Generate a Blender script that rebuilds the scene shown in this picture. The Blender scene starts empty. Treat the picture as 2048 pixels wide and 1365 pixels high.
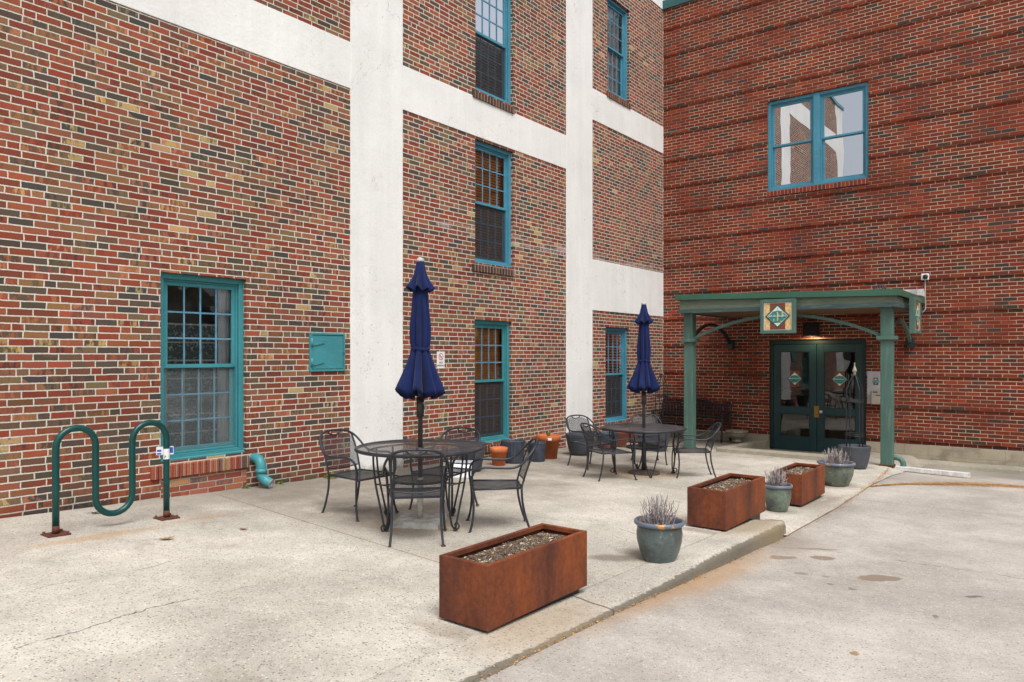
import bpy, bmesh, math, random
from mathutils import Vector, Matrix
R = math.radians
random.seed(7)
sc = bpy.context.scene
COL = sc.collection

# ------------------------------------------------------------------ camera, sky, sun, exposure
cam_d = bpy.data.cameras.new("camera"); cam = bpy.data.objects.new("camera", cam_d); COL.objects.link(cam)
cam.location = (7.621, -15.598, 1.857); cam.rotation_euler = (R(90), 0, R(37.7))
cam_d.sensor_fit = 'HORIZONTAL'; cam_d.sensor_width = 36; cam_d.lens = 25.734; cam_d.shift_y = .0139
cam_d.clip_start = .05; cam_d.clip_end = 3000
sc.camera = cam
W = bpy.data.worlds.new("World"); sc.world = W; W.use_nodes = True
wn = W.node_tree.nodes; wl = W.node_tree.links
bg = wn["Background"]; sky = wn.new("ShaderNodeTexSky"); sky.sky_type = 'NISHITA'; sky.sun_disc = False
SUN_EL, SUN_AZ = 58, 125        # azimuth clockwise from +Y: light comes from +X and a little -Y
sky.sun_elevation = R(SUN_EL); sky.sun_rotation = R(SUN_AZ); sky.air_density = 1.0; sky.dust_density = 4.5; sky.ozone_density = 1.5
hs = wn.new("ShaderNodeHueSaturation"); hs.inputs['Saturation'].default_value = .36
wl.new(sky.outputs[0], hs.inputs['Color']); wl.new(hs.outputs[0], bg.inputs[0]); bg.inputs[1].default_value = .13
sd = bpy.data.lights.new("sun", 'SUN'); sun = bpy.data.objects.new("sun", sd); COL.objects.link(sun)
sd.energy = 1.75; sd.angle = R(30); sd.color = (1, .99, .975)
sun.rotation_euler = (R(90 - SUN_EL), 0, R(180 - SUN_AZ))
vs = sc.view_settings; sc.display_settings.display_device = 'sRGB'
vs.view_transform = 'Standard'; vs.look = 'None'; vs.exposure = .38; vs.gamma = 1; vs.use_curve_mapping = False
sc.cycles.max_bounces = 8; sc.cycles.transparent_max_bounces = 24
sc.cycles.caustics_reflective = False; sc.cycles.caustics_refractive = False

# ------------------------------------------------------------------ helpers
def s2l(*c):
    return tuple(((v / 255) / 12.92 if v / 255 <= .04045 else ((v / 255 + .055) / 1.055) ** 2.4) for v in c) + (1,)

def gz(X, Y):                       # patio plane
    return -.03 * max(Y, -17) - .008 * X
def sst(a, b, x):
    t = min(1, max(0, (x - a) / (b - a))); return t * t * (3 - 2 * t)
DROPS = [(-99, .012), (-12.5, .012), (-11.5, .016), (-10.6, .042), (-9.5, .066), (-8.5, .093), (-7.9, .082), (-6.7, .075), (-5.9, .045), (-4.8, .005), (-3.6, .01), (-2.2, .06), (-1.0, .14), (9, .15)]
def drop(X, Y):                     # how far the driveway lies below the patio plane
    for (y0, d0), (y1, d1) in zip(DROPS, DROPS[1:]):
        if Y <= y1: return d0 + (d1 - d0) * sst(y0, y1, Y)
    return .15
def lotz(X, Y):
    return gz(min(X, 12), Y) - .003 - drop(X, Y)
def patz(X, Y):                     # past the kerb's end the paving dips to the driveway
    dip = .086 * sst(3.9, 4.9, X) * sst(-8.75, -8.3, Y) * (1 - sst(-6.2, -4.4, Y)); z = gz(X, Y) - dip
    f = sst(5.1, 5.4, X) * sst(-8.6, -8.36, Y)
    return z + (lotz(X, Y) + .003 - z) * f

class MB:
    def __init__(s): s.bm = bmesh.new(); s.mi = 0
    def face(s, vs):
        try:
            f = s.bm.faces.new(vs); f.material_index = s.mi; return f
        except ValueError: return None
    def quad(s, *p):
        return s.face([s.bm.verts.new(v) for v in p])
    def box(s, a, b, M=None, bev=0):
        x0, y0, z0 = a; x1, y1, z1 = b
        if bev:
            bm2 = bmesh.new()
            bmesh.ops.create_cube(bm2, size=1, matrix=Matrix.Translation(((x0+x1)/2, (y0+y1)/2, (z0+z1)/2)) @ Matrix.Diagonal((x1-x0, y1-y0, z1-z0, 1)))
            bmesh.ops.bevel(bm2, geom=bm2.edges[:], offset=bev, segments=2, profile=.6, affect='EDGES')
            vm = {v: s.bm.verts.new(M @ v.co if M else v.co) for v in bm2.verts}
            for f in bm2.faces: s.face([vm[v] for v in f.verts])
            bm2.free(); return
        P = [Vector(p) for p in ((x0,y0,z0),(x1,y0,z0),(x1,y1,z0),(x0,y1,z0),(x0,y0,z1),(x1,y0,z1),(x1,y1,z1),(x0,y1,z1))]
        if M: P = [M @ p for p in P]
        v = [s.bm.verts.new(p) for p in P]
        for f in ((3,2,1,0),(4,5,6,7),(0,1,5,4),(1,2,6,5),(2,3,7,6),(3,0,4,7)): s.face([v[i] for i in f])
    def tube(s, pts, r, n=8, smooth=0, cap=True):
        pts = [Vector(p) for p in pts]
        rr = r if isinstance(r, (list, tuple)) else [r] * len(pts)
        if smooth:
            P = []; Q = []
            for i in range(len(pts) - 1):
                p0 = pts[max(i-1, 0)]; p1 = pts[i]; p2 = pts[i+1]; p3 = pts[min(i+2, len(pts)-1)]
                for k in range(smooth):
                    t = k / smooth
                    P.append(.5 * ((2*p1) + (p2-p0)*t + (2*p0-5*p1+4*p2-p3)*t*t + (3*p1-p0-3*p2+p3)*t**3)); Q.append(rr[i] + (rr[i+1]-rr[i])*t)
            P.append(pts[-1]); Q.append(rr[-1]); pts, rr = P, Q
        T = []
        for i in range(len(pts)):
            T.append((pts[min(i+1, len(pts)-1)] - pts[max(i-1, 0)]).normalized())
        a = Vector((0, 0, 1)) if abs(T[0].z) < .9 else Vector((1, 0, 0))
        N = T[0].cross(a).normalized(); rings = []
        for i, p in enumerate(pts):
            N = (N - T[i] * N.dot(T[i])).normalized(); B = T[i].cross(N)
            rings.append([s.bm.verts.new(p + (N * math.cos(2*math.pi*k/n) + B * math.sin(2*math.pi*k/n)) * rr[i]) for k in range(n)])
        for i in range(len(rings) - 1):
            for k in range(n):
                f = s.face([rings[i][k], rings[i][(k+1) % n], rings[i+1][(k+1) % n], rings[i+1][k]])
                if f: f.smooth = True
        if cap:
            s.face(rings[0][::-1]); s.face(rings[-1])
    def lathe(s, prof, n=32, c=(0, 0), mod=None, smooth=True, close=False):
        rings = []
        for (r, z) in prof:
            if r < 1e-5: rings.append([s.bm.verts.new((c[0], c[1], z))])
            else:
                ring = []
                for k in range(n):
                    a = 2*math.pi*k/n; rr, zz = (r, z) if not mod else mod(a, r, z)
                    ring.append(s.bm.verts.new((c[0] + rr*math.cos(a), c[1] + rr*math.sin(a), zz)))
                rings.append(ring)
        for A, B in zip(rings, rings[1:]):
            for k in range(n):
                k2 = (k+1) % n
                if len(A) == 1 and len(B) == 1: continue
                if len(A) == 1: f = s.face([A[0], B[k2], B[k]])
                elif len(B) == 1: f = s.face([A[k], A[k2], B[0]])
                else: f = s.face([A[k], A[k2], B[k2], B[k]])
                if f: f.smooth = smooth
    def prism(s, poly, axis, a, b):     # poly of 2-D points extruded along axis from a to b
        def P(u, v, w): return {'X': (w, u, v), 'Y': (u, w, v), 'Z': (u, v, w)}[axis]
        A = [s.bm.verts.new(P(u, v, a)) for u, v in poly]; B = [s.bm.verts.new(P(u, v, b)) for u, v in poly]
        n = len(poly); s.face(A[::-1]); s.face(B)
        for i in range(n): s.face([A[i], A[(i+1) % n], B[(i+1) % n], B[i]])
    def ring(s, axis, u0, u1, v0, v1, w, a, b):   # rectangular frame of bar width w, in depth a..b; four mitred bars
        for q in ([(u0,v0),(u1,v0),(u1-w,v0+w),(u0+w,v0+w)], [(u1,v0),(u1,v1),(u1-w,v1-w),(u1-w,v0+w)],
                  [(u1,v1),(u0,v1),(u0+w,v1-w),(u1-w,v1-w)], [(u0,v1),(u0,v0),(u0+w,v0+w),(u0+w,v1-w)]):
            s.prism(q, axis, a, b)
    def build(s, name, mats, parent=None, bevel=0, recalc=True):
        if recalc: bmesh.ops.recalc_face_normals(s.bm, faces=s.bm.faces[:])
        me = bpy.data.meshes.new(name); s.bm.to_mesh(me); s.bm.free()
        for m in (mats if isinstance(mats, (list, tuple)) else [mats]): me.materials.append(m)
        o = bpy.data.objects.new(name, me); COL.objects.link(o)
        if parent: o.parent = parent
        if bevel:
            bv = o.modifiers.new("bevel", 'BEVEL'); bv.width = bevel; bv.segments = 2; bv.limit_method = 'ANGLE'; bv.angle_limit = R(40)
        return o

def thing(name, label, cat, loc=(0,0,0), rz=0, group=None):
    o = bpy.data.objects.new(name, None); COL.objects.link(o); o.empty_display_size = .1
    o.location = loc; o.rotation_euler = (0, 0, rz); return tag(o, label, cat, group)
def tag(o, label, cat, group=None):
    o['label'] = label; o['category'] = cat
    if group: o['group'] = group
    return o
def struct(o, kind='structure'): o['kind'] = kind; return o
def copy_tree(o, parent=None):
    c = o.copy(); COL.objects.link(c)
    if parent: c.parent = parent
    for ch in list(o.children): copy_tree(ch, c)
    return c
def text(s, name, size, loc, rot, m, parent, ext=.0008):
    cu = bpy.data.curves.new(name, 'FONT'); cu.body = s; cu.size = size; cu.align_x = 'CENTER'; cu.align_y = 'CENTER'; cu.extrude = ext
    f_ = bpy.data.objects.new(name, cu); me = bpy.data.meshes.new_from_object(f_); bpy.data.objects.remove(f_); me.materials.clear()
    o = bpy.data.objects.new(name, me); COL.objects.link(o); o.location = loc; o.rotation_euler = rot; o.data.materials.append(m); o.parent = parent
    return o

# ------------------------------------------------------------------ materials
class NT:
    def __init__(s, name):
        s.m = bpy.data.materials.new(name); s.m.use_nodes = True; s.t = s.m.node_tree; s.n = s.t.nodes
        s.b = s.n["Principled BSDF"]; s.out = s.n["Material Output"]
    def L(s, a, b): s.t.links.new(a, b)
    def put(s, sock, v):
        if hasattr(v, 'is_linked') or isinstance(v, bpy.types.NodeSocket): s.L(v, sock)
        elif v is not None: sock.default_value = v
    def mt(s, op, a, b=None, c=None, clamp=False):
        n = s.n.new("ShaderNodeMath"); n.operation = op; n.use_clamp = clamp
        for i, v in enumerate((a, b, c)): s.put(n.inputs[i], v)
        return n.outputs[0]
    def vm(s, op, a, b=None, sc_=None):
        n = s.n.new("ShaderNodeVectorMath"); n.operation = op; s.put(n.inputs[0], a); s.put(n.inputs[1], b)
        if sc_ is not None: s.put(n.inputs['Scale'], sc_)
        return n.outputs['Value'] if op in ('DOT_PRODUCT', 'LENGTH', 'DISTANCE') else n.outputs[0]
    def pos(s): 
        n = s.n.new("ShaderNodeTexCoord"); return n.outputs['Object']
    def xyz(s, v):
        n = s.n.new("ShaderNodeSeparateXYZ"); s.L(v, n.inputs[0]); return n.outputs
    def comb(s, x, y, z=0.0):
        n = s.n.new("ShaderNodeCombineXYZ"); s.put(n.inputs[0], x); s.put(n.inputs[1], y); s.put(n.inputs[2], z); return n.outputs[0]
    def noise(s, v, scale, det=3, rough=.55, dist=0, col=False):
        n = s.n.new("ShaderNodeTexNoise"); s.put(n.inputs['Vector'], v); n.inputs['Scale'].default_value = scale; n.inputs['Detail'].default_value = det
        n.inputs['Roughness'].default_value = rough; n.inputs['Distortion'].default_value = dist; return n.outputs['Color' if col else 'Fac']
    def vor(s, v, scale, feat='F1'):
        n = s.n.new("ShaderNodeTexVoronoi"); s.put(n.inputs['Vector'], v); n.inputs['Scale'].default_value = scale; n.feature = feat; return n.outputs
    def white(s, v):
        n = s.n.new("ShaderNodeTexWhiteNoise"); n.noise_dimensions = '3D'; s.L(v, n.inputs['Vector']); return n.outputs
    def rng(s, v, a, b, c=0., d=1., smooth=True):
        n = s.n.new("ShaderNodeMapRange"); n.interpolation_type = 'SMOOTHSTEP' if smooth else 'LINEAR'
        s.put(n.inputs[0], v)
        for i, q in enumerate((a, b, c, d)): s.put(n.inputs[i+1], q)
        return n.outputs[0]
    def ramp(s, v, stops, const=False):
        n = s.n.new("ShaderNodeValToRGB"); s.put(n.inputs[0], v); cr = n.color_ramp; cr.interpolation = 'CONSTANT' if const else 'LINEAR'
        while len(cr.elements) < len(stops): cr.elements.new(1)
        for e, (p, c) in zip(cr.elements, stops): e.position = p; e.color = c
        return n.outputs[0]
    def mix(s, f, a, b, mode='MIX'):
        n = s.n.new("ShaderNodeMix"); n.data_type = 'RGBA'; n.blend_type = mode
        s.put(n.inputs[0], f); s.put(n.inputs[6], a); s.put(n.inputs[7], b); return n.outputs[2]
    def mul(s, c, f):     # colour times scalar
        return s.vm('SCALE', c, None, f)
    def bump(s, h, dist, strength=1):
        n = s.n.new("ShaderNodeBump"); n.inputs['Distance'].default_value = dist; n.inputs['Strength'].default_value = strength; s.L(h, n.inputs['Height']); s.L(n.outputs[0], s.b.inputs['Normal']); return n
    def fin(s, col=None, rough=None, metal=None, spec=None):
        s.put(s.b.inputs['Base Color'], col); s.put(s.b.inputs['Roughness'], rough); s.put(s.b.inputs['Metallic'], metal); s.put(s.b.inputs['Specular IOR Level'], spec); return s.m

def plain(name, c, rough=.5, metal=0, var=.18, scale=6, bump=0, spec=.5, fine=60):
    k = NT(name); p = k.pos(); a = k.noise(p, scale, 4); b = k.noise(p, fine, 2)
    f = k.mt('ADD', k.rng(a, .3, .7, 1 - var, 1 + var), k.mt('MULTIPLY', k.mt('SUBTRACT', b, .5), var))
    col = k.mul(c[:3] if len(c) == 4 else c, f)
    if bump: k.bump(b, bump)
    return k.fin(col, rough, metal, spec)

def brick_mat(name, h, Ln, mort, z0, stops, flash, mortar_c, hdr, cell_amt, rough=.85, extra=None, dark=1, mdirt=None, grp=.1, warm=(1, 1, 1)):
    k = NT(name); p = k.pos(); X, Y, Z = k.xyz(p)
    u0 = k.mt('ADD', X, Y); v0 = k.mt('SUBTRACT', Z, z0)
    uv = k.comb(u0, v0)
    w1 = k.noise(uv, 9, 2); w2 = k.noise(k.vm('ADD', uv, (3.3, 7.1, 0)), 9, 2)
    u = k.mt('MULTIPLY_ADD', k.mt('SUBTRACT', w1, .5), .014, u0); v = k.mt('MULTIPLY_ADD', k.mt('SUBTRACT', w2, .5), .008, v0)
    vr = k.mt('DIVIDE', v, h); row = k.mt('FLOOR', vr); fy = k.mt('SUBTRACT', vr, row)
    rrow = k.white(k.comb(row, 3.7))['Value']
    x1 = k.mt('ADD', k.mt('DIVIDE', u, Ln), k.mt('MULTIPLY_ADD', k.mt('FLOORED_MODULO', row, 2), .5, k.mt('MULTIPLY', rrow, .12)))
    i1 = k.mt('FLOOR', x1); f1 = k.mt('SUBTRACT', x1, i1)
    if hdr:
        x2 = k.mt('ADD', k.mt('DIVIDE', u, Ln * 1.5), rrow); i2 = k.mt('FLOOR', x2); f2 = k.mt('SUBTRACT', x2, i2)
        isS = k.mt('LESS_THAN', f2, .66667)
        fh = k.mt('MULTIPLY', k.mt('SUBTRACT', f2, .66667), 3); fs = k.mt('MULTIPLY', f2, 1.5)
        def sel(c, a, b): return k.mt('ADD', k.mt('MULTIPLY', c, a), k.mt('MULTIPLY', k.mt('SUBTRACT', 1, c), b))
        fH = sel(isS, fs, fh); lH = sel(isS, Ln, Ln * .5); iH = k.mt('ADD', k.mt('MULTIPLY', i2, 2), k.mt('MULTIPLY', isS, .5))
        isH = k.mt('LESS_THAN', k.mt('FLOORED_MODULO', row, 6), .5)
        fx = sel(isH, fH, f1); ln = sel(isH, lH, Ln); bid = sel(isH, iH, i1)
    else: fx, ln, bid = f1, Ln, i1
    dx = k.mt('MULTIPLY', k.mt('MINIMUM', fx, k.mt('SUBTRACT', 1, fx)), ln)
    dy = k.mt('MULTIPLY', k.mt('MINIMUM', fy, k.mt('SUBTRACT', 1, fy)), h)
    en = k.noise(uv, 70, 2)
    d = k.mt('ADD', k.mt('MINIMUM', dx, dy), k.mt('ADD', k.mt('MULTIPLY', k.mt('SUBTRACT', en, .5), .007), k.mt('MULTIPLY', k.rng(k.noise(uv, 26, 2), .66, .8), -.008)))
    mask = k.rng(d, mort * .5 - .0015, mort * .5 + .002)
    rv = k.white(k.comb(bid, row, 1.5)); rnd = rv['Value']; rc = k.xyz(rv['Color'])
    rsh = k.mt('ADD', rnd, k.mt('MULTIPLY', k.mt('SUBTRACT', k.noise(uv, .45, 3), .5), grp), clamp=True)
    base = k.ramp(rsh, stops, True)
    # within-brick flashing: vertical streaks / blotches
    pv = k.comb(k.mt('MULTIPLY_ADD', rc[0], 20, k.mt('MULTIPLY', u0, 24)), k.mt('MULTIPLY_ADD', rc[1], 20, k.mt('MULTIPLY', v0, 7)), rc[2])
    mo = k.noise(pv, 1, 3, .6)
    fl = k.ramp(rc[1], flash, True)
    base = k.mix(k.mt('MULTIPLY', k.rng(mo, .46, .62), k.rng(rc[2], .25, .8, 0, cell_amt)), base, fl)
    gr = k.noise(uv, 160, 3, .6); big = k.noise(uv, .55, 4, .6)
    tone = k.mt('MULTIPLY', k.rng(gr, .28, .72, .62, 1.32), k.mt('MULTIPLY', k.rng(rc[0], 0, 1, .82, 1.16), k.rng(big, .3, .7, .88 * dark, 1.07 * dark)))
    jit = k.white(k.comb(bid, row, 8.2))['Color']; base = k.vm('MULTIPLY', base, k.vm('ADD', k.vm('SCALE', jit, None, .22), (.89, .89, .89)))
    base = k.vm('MULTIPLY', k.mul(base, tone), warm)
    if mdirt: mortar_c = k.mix(k.rng(k.noise(uv, 1.1, 4, .65), .42, .62), mortar_c, mdirt)
    mc = k.mul(mortar_c if mdirt else mortar_c[:3], k.mt('MULTIPLY', k.rng(k.noise(uv, 45, 3), .3, .7, .85, 1.1), k.rng(big, .3, .7, .88, 1.06)))
    col = k.mix(mask, mc, base)
    if extra: col = extra(k, col, uv, u0, Z)
    hgt = k.mt('ADD', mask, k.mt('MULTIPLY', gr, .25)); k.bump(hgt, .006, 1)
    return k.fin(col, rough, 0, .25)

def effl(k, col, uv, u, z):         # old paint left on the courses, dirt towards the pavement
    band = k.mt('MULTIPLY', k.rng(z, 3.70, 3.76), k.rng(z, 3.93, 3.86))
    patch = k.rng(k.noise(k.vm('MULTIPLY', uv, (1.5, 9, 1)), 1.5, 4, .65), .47, .6); spot = k.rng(k.noise(uv, 60, 3), .4, .56)
    f = k.mt('MULTIPLY', k.mt('MULTIPLY', band, patch), k.mt('MULTIPLY', spot, k.mt('GREATER_THAN', u, -7.6)))
    col = k.mix(k.mt('MULTIPLY', f, .75), col, s2l(190, 180, 182))
    damp = k.rng(k.mt('ADD', k.mt('MULTIPLY_ADD', u, .03, z), k.mt('MULTIPLY', k.noise(uv, 2.5, 4), .35)), .12, .42, .62, 1)
    # rain streaks under the upper sill
    return k.mul(col, damp)

REDA = [(0, s2l(160, 80, 62)), (.16, s2l(144, 72, 58)), (.29, s2l(168, 92, 70)), (.40, s2l(148, 90, 72)), (.49, s2l(124, 80, 64)), (.58, s2l(108, 84, 70)), (.66, s2l(96, 80, 72)), (.73, s2l(84, 72, 66)), (.79, s2l(74, 70, 68)), (.84, s2l(142, 98, 72)), (.94, s2l(120, 98, 76)), (.99, s2l(180, 150, 108))]
FLA = [(0, s2l(84, 70, 64)), (.25, s2l(172, 96, 70)), (.42, s2l(116, 86, 70)), (.6, s2l(184, 116, 86)), (.78, s2l(200, 164, 116)), (.85, s2l(150, 72, 58)), (.93, s2l(72, 66, 66))]
M = {}
M['brickA'] = brick_mat('old_mixed_brick', .0686, .212, .0122, .02, REDA, FLA, s2l(208, 200, 186), True, .95, extra=effl, dark=.9, grp=.34, warm=(.96, .97, .86))
ORG = [(0, s2l(156, 84, 64)), (.3, s2l(142, 74, 60)), (.5, s2l(166, 98, 74)), (.66, s2l(120, 84, 72)), (.8, s2l(160, 124, 90)), (.9, s2l(100, 78, 70))]
M['brickInfill'] = brick_mat('orange_infill_brick', .066, .21, .012, .0, ORG, FLA, s2l(170, 156, 142), False, .4)
REDB = [(0, s2l(142, 58, 42)), (.2, s2l(130, 52, 40)), (.42, s2l(150, 64, 44)), (.58, s2l(118, 56, 46)), (.72, s2l(102, 54, 48)), (.86, s2l(72, 56, 56)), (.95, s2l(132, 66, 52))]
FLB = [(0, s2l(124, 58, 48)), (.5, s2l(98, 54, 48)), (.8, s2l(142, 72, 54))]
def stepdirt(k, col, uv, u, z):
    return k.mul(col, k.rng(k.noise(uv, .7, 4), .3, .7, .9, 1.06))
M['brickB'] = brick_mat('dark_red_brick', .067733, .2225, .0102, .172, REDB, FLB, s2l(208, 186, 158), False, .3, extra=stepdirt, mdirt=s2l(150, 116, 94), dark=.88, warm=(.98, 1.02, .9))

def stucco():
    k = NT('white_stucco'); p = k.pos(); X, Y, Z = k.xyz(p); uv = k.comb(k.mt('ADD', X, Y), Z)
    a = k.noise(uv, .8, 4, .6); st = k.noise(k.vm('MULTIPLY', uv, (6, .5, 1)), 1, 4, .6); f = k.noise(uv, 30, 4)
    pit = k.rng(k.mt('ADD', k.noise(uv, 13, 2), k.rng(Z, 4.5, .5, 0, .05)), .735, .77); 
    hair = k.rng(k.mt('ABSOLUTE', k.mt('SUBTRACT', k.noise(uv, 1.1, 5, .6, .6), .5)), .002, .0007); 
    hair = k.mt('MULTIPLY', hair, k.rng(k.noise(uv, .7, 2), .48, .54))
    t = k.mt('MULTIPLY', k.rng(a, .3, .7, .93, 1.03), k.mt('MULTIPLY', k.rng(st, .25, .75, .95, 1.02), k.rng(f, .3, .7, .97, 1.03)))
    col = k.mul((.80, .796, .768), t)
    low = k.mt('ADD', k.mt('MULTIPLY_ADD', Y, .03, Z), k.mt('MULTIPLY', k.noise(uv, 6, 4), .22))
    col = k.mix(k.rng(low, .24, .1), col, s2l(150, 140, 126))
    col = k.mix(k.mt('MULTIPLY', k.mt('MAXIMUM', pit, hair), .45), col, s2l(120, 114, 106))
    k.bump(k.mt('ADD', k.mt('MULTIPLY', f, .6), k.mt('MULTIPLY', k.noise(uv, 6, 3), 1.5)), .004)
    return k.fin(col, .9, 0, .2)
M['stucco'] = stucco()

def seg_dist(k, P, a, b):
    ba = (b[0]-a[0], b[1]-a[1], 0); L2 = ba[0]**2 + ba[1]**2
    pa = k.vm('SUBTRACT', P, (a[0], a[1], 0))
    h = k.mt('MULTIPLY', k.vm('DOT_PRODUCT', pa, ba), 1 / L2, clamp=True)
    return k.vm('LENGTH', k.vm('SUBTRACT', pa, k.vm('SCALE', ba, None, h)))
def poly_dist(k, P, pts):
    d = None
    for a, b in zip(pts, pts[1:]):
        q = seg_dist(k, P, a, b); d = q if d is None else k.mt('MINIMUM', d, q)
    return d
def blob(k, P, c, rx, ry, soft=.25, rot=0):
    q = k.vm('SUBTRACT', k.vm('MULTIPLY', P, (1, 1, 0)), (c[0], c[1], 0)); X, Y, _ = k.xyz(q)
    ca, sa = math.cos(rot), math.sin(rot)
    a = k.mt('ADD', k.mt('MULTIPLY', X, ca / rx), k.mt('MULTIPLY', Y, sa / rx)); b = k.mt('ADD', k.mt('MULTIPLY', X, -sa / ry), k.mt('MULTIPLY', Y, ca / ry))
    return k.rng(k.vm('LENGTH', k.comb(a, b)), 1 + soft, 1 - soft)

def concrete(name, base, agg, speck, cracks, joints, blobs, dirt=None, rough=.9):
    k = NT(name); p = k.pos(); X, Y, Z = k.xyz(p); P = k.comb(X, Y, Z)
    n1 = k.noise(P, .7, 5, .6); n2 = k.noise(P, 3.5, 4, .6); n3 = k.noise(P, 22, 3); n4 = k.noise(P, 135, 4, .7)
    t = k.mt('MULTIPLY', k.rng(n1, .32, .68, .80, 1.1), k.mt('MULTIPLY', k.rng(n2, .3, .7, .92, 1.07), k.mt('MULTIPLY', k.rng(n3, .25, .75, .93, 1.06), k.rng(n4, .3, .7, .76, 1.2))))
    col = k.mul(base[:3], t)
    v = k.vor(P, 62); vc = k.xyz(v['Color'])
    st = k.mt('MULTIPLY', k.rng(v['Distance'], .42, .3), k.mt('GREATER_THAN', vc[0], 1 - speck))
    col = k.mix(k.mt('MULTIPLY', st, agg), col, k.ramp(vc[1], [(0, s2l(124, 116, 106)), (.3, s2l(156, 138, 114)), (.55, s2l(218, 208, 192)), (.75, s2l(106, 102, 98)), (.9, s2l(172, 138, 108))], True))
    v2 = k.vor(P, 24); vc2 = k.xyz(v2['Color'])
    st2 = k.mt('MULTIPLY', k.rng(v2['Distance'], .2, .1), k.mt('GREATER_THAN', vc2[0], 1 - speck * .28))
    col = k.mix(k.mt('MULTIPLY', st2, agg), col, k.ramp(vc2[1], [(0, s2l(96, 92, 90)), (.5, s2l(160, 134, 108)), (.7, s2l(80, 80, 82)), (.85, s2l(224, 216, 204))], True))
    Pd = k.vm('ADD', P, k.vm('SCALE', k.vm('SUBTRACT', k.noise(P, 5, 4, .65, col=True), (.5, .5, .5)), None, .15))
    Pd = k.vm('MULTIPLY', Pd, (1, 1, 0))
    if dirt: col = dirt(k, col, P, X, Y)
    for (c, rx, ry, rot, colr, amt, soft) in blobs:
        col = k.mix(k.mt('MULTIPLY', blob(k, Pd, c, rx, ry, soft, rot), amt), col, colr)
    h = k.mt('ADD', k.mt('MULTIPLY', n4, .5), k.mt('MULTIPLY', n3, .4))
    for pts, w, amt, colr in cracks:
        d = poly_dist(k, Pd, pts); gap = k.rng(k.noise(P, 2.2, 2), .34, .5)
        f = k.mt('MULTIPLY', k.mt('MULTIPLY', k.rng(d, w, w * .3), amt), gap); col = k.mix(f, col, colr); h = k.mt('SUBTRACT', h, f)
    Pj = k.vm('MULTIPLY', k.vm('ADD', P, k.vm('SCALE', k.vm('SUBTRACT', k.noise(P, 8, 2, col=True), (.5, .5, .5)), None, .012)), (1, 1, 0))
    for pts, w, amt, colr in joints:
        d = poly_dist(k, Pj, pts); f = k.mt('MULTIPLY', k.rng(d, w, w * .4), amt); col = k.mix(f, col, colr); h = k.mt('SUBTRACT', h, k.mt('MULTIPLY', f, 1.5))
    k.bump(h, .004, .9)
    return k.fin(col, rough, 0, .25)

DK = s2l(84, 76, 66); RU = s2l(176, 134, 82); OIL = s2l(126, 108, 88)
def patio_dirt(k, col, P, X, Y):
    n = k.noise(P, 1.1, 5, .62); m = k.noise(P, .45, 3)
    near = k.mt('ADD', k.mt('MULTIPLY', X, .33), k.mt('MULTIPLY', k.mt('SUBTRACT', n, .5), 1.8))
    yj = k.mt('ADD', k.mt('MULTIPLY', X, .106), Y)          # the slab beyond the saw-cut joint is dirtier
    far = k.rng(k.mt('MULTIPLY_ADD', k.mt('SUBTRACT', n, .5), .9, yj), -11.45, -10.95); fx = k.rng(k.mt('MULTIPLY_ADD', k.mt('SUBTRACT', n, .5), 4.2, X), 4.3, 1.4)
    f0 = k.mt('MULTIPLY', k.mt('MULTIPLY', far, fx), k.rng(k.noise(P, 3.1, 5, .7), .3, .62, .45, 1))
    col = k.mix(k.mt('MULTIPLY', f0, .6), col, s2l(122, 113, 100))
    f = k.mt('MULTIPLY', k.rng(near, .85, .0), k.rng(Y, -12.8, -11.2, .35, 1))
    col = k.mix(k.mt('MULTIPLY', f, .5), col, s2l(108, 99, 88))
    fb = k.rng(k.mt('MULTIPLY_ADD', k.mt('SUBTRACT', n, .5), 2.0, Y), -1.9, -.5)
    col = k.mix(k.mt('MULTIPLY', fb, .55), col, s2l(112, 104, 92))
    f2 = k.mt('MULTIPLY', k.rng(k.noise(P, 2.3, 5, .7), .52, .68), k.rng(m, .4, .6))
    return k.mix(k.mt('MULTIPLY', f2, .4), col, s2l(126, 114, 98))
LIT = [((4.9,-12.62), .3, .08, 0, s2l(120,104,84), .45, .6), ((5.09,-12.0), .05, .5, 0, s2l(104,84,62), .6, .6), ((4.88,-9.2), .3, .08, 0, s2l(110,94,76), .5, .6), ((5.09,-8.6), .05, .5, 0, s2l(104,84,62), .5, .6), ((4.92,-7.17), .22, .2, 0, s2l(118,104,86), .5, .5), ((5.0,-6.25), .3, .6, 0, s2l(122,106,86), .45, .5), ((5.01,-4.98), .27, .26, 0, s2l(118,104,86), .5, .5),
  ((4.8,-2.75), .25, .24, 0, s2l(104,94,82), .5, .5), ((1.64,-2.2), .16, .16, 0, s2l(104,94,82), .5, .5), ((.8,-7.8), .22, .22, 0, s2l(110,98,84), .5, .5), ((.74,-5.72), .22, .2, 0, s2l(110,92,70), .5, .5), ((.83,-4.92), .24, .22, 0, s2l(104,94,82), .5, .5), ((1.44,-3.2), .26, .24, 0, s2l(104,94,82), .5, .5), ((3.9,-11.2), .5, .3, .5, s2l(150,138,118), .4, .7)]
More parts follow.
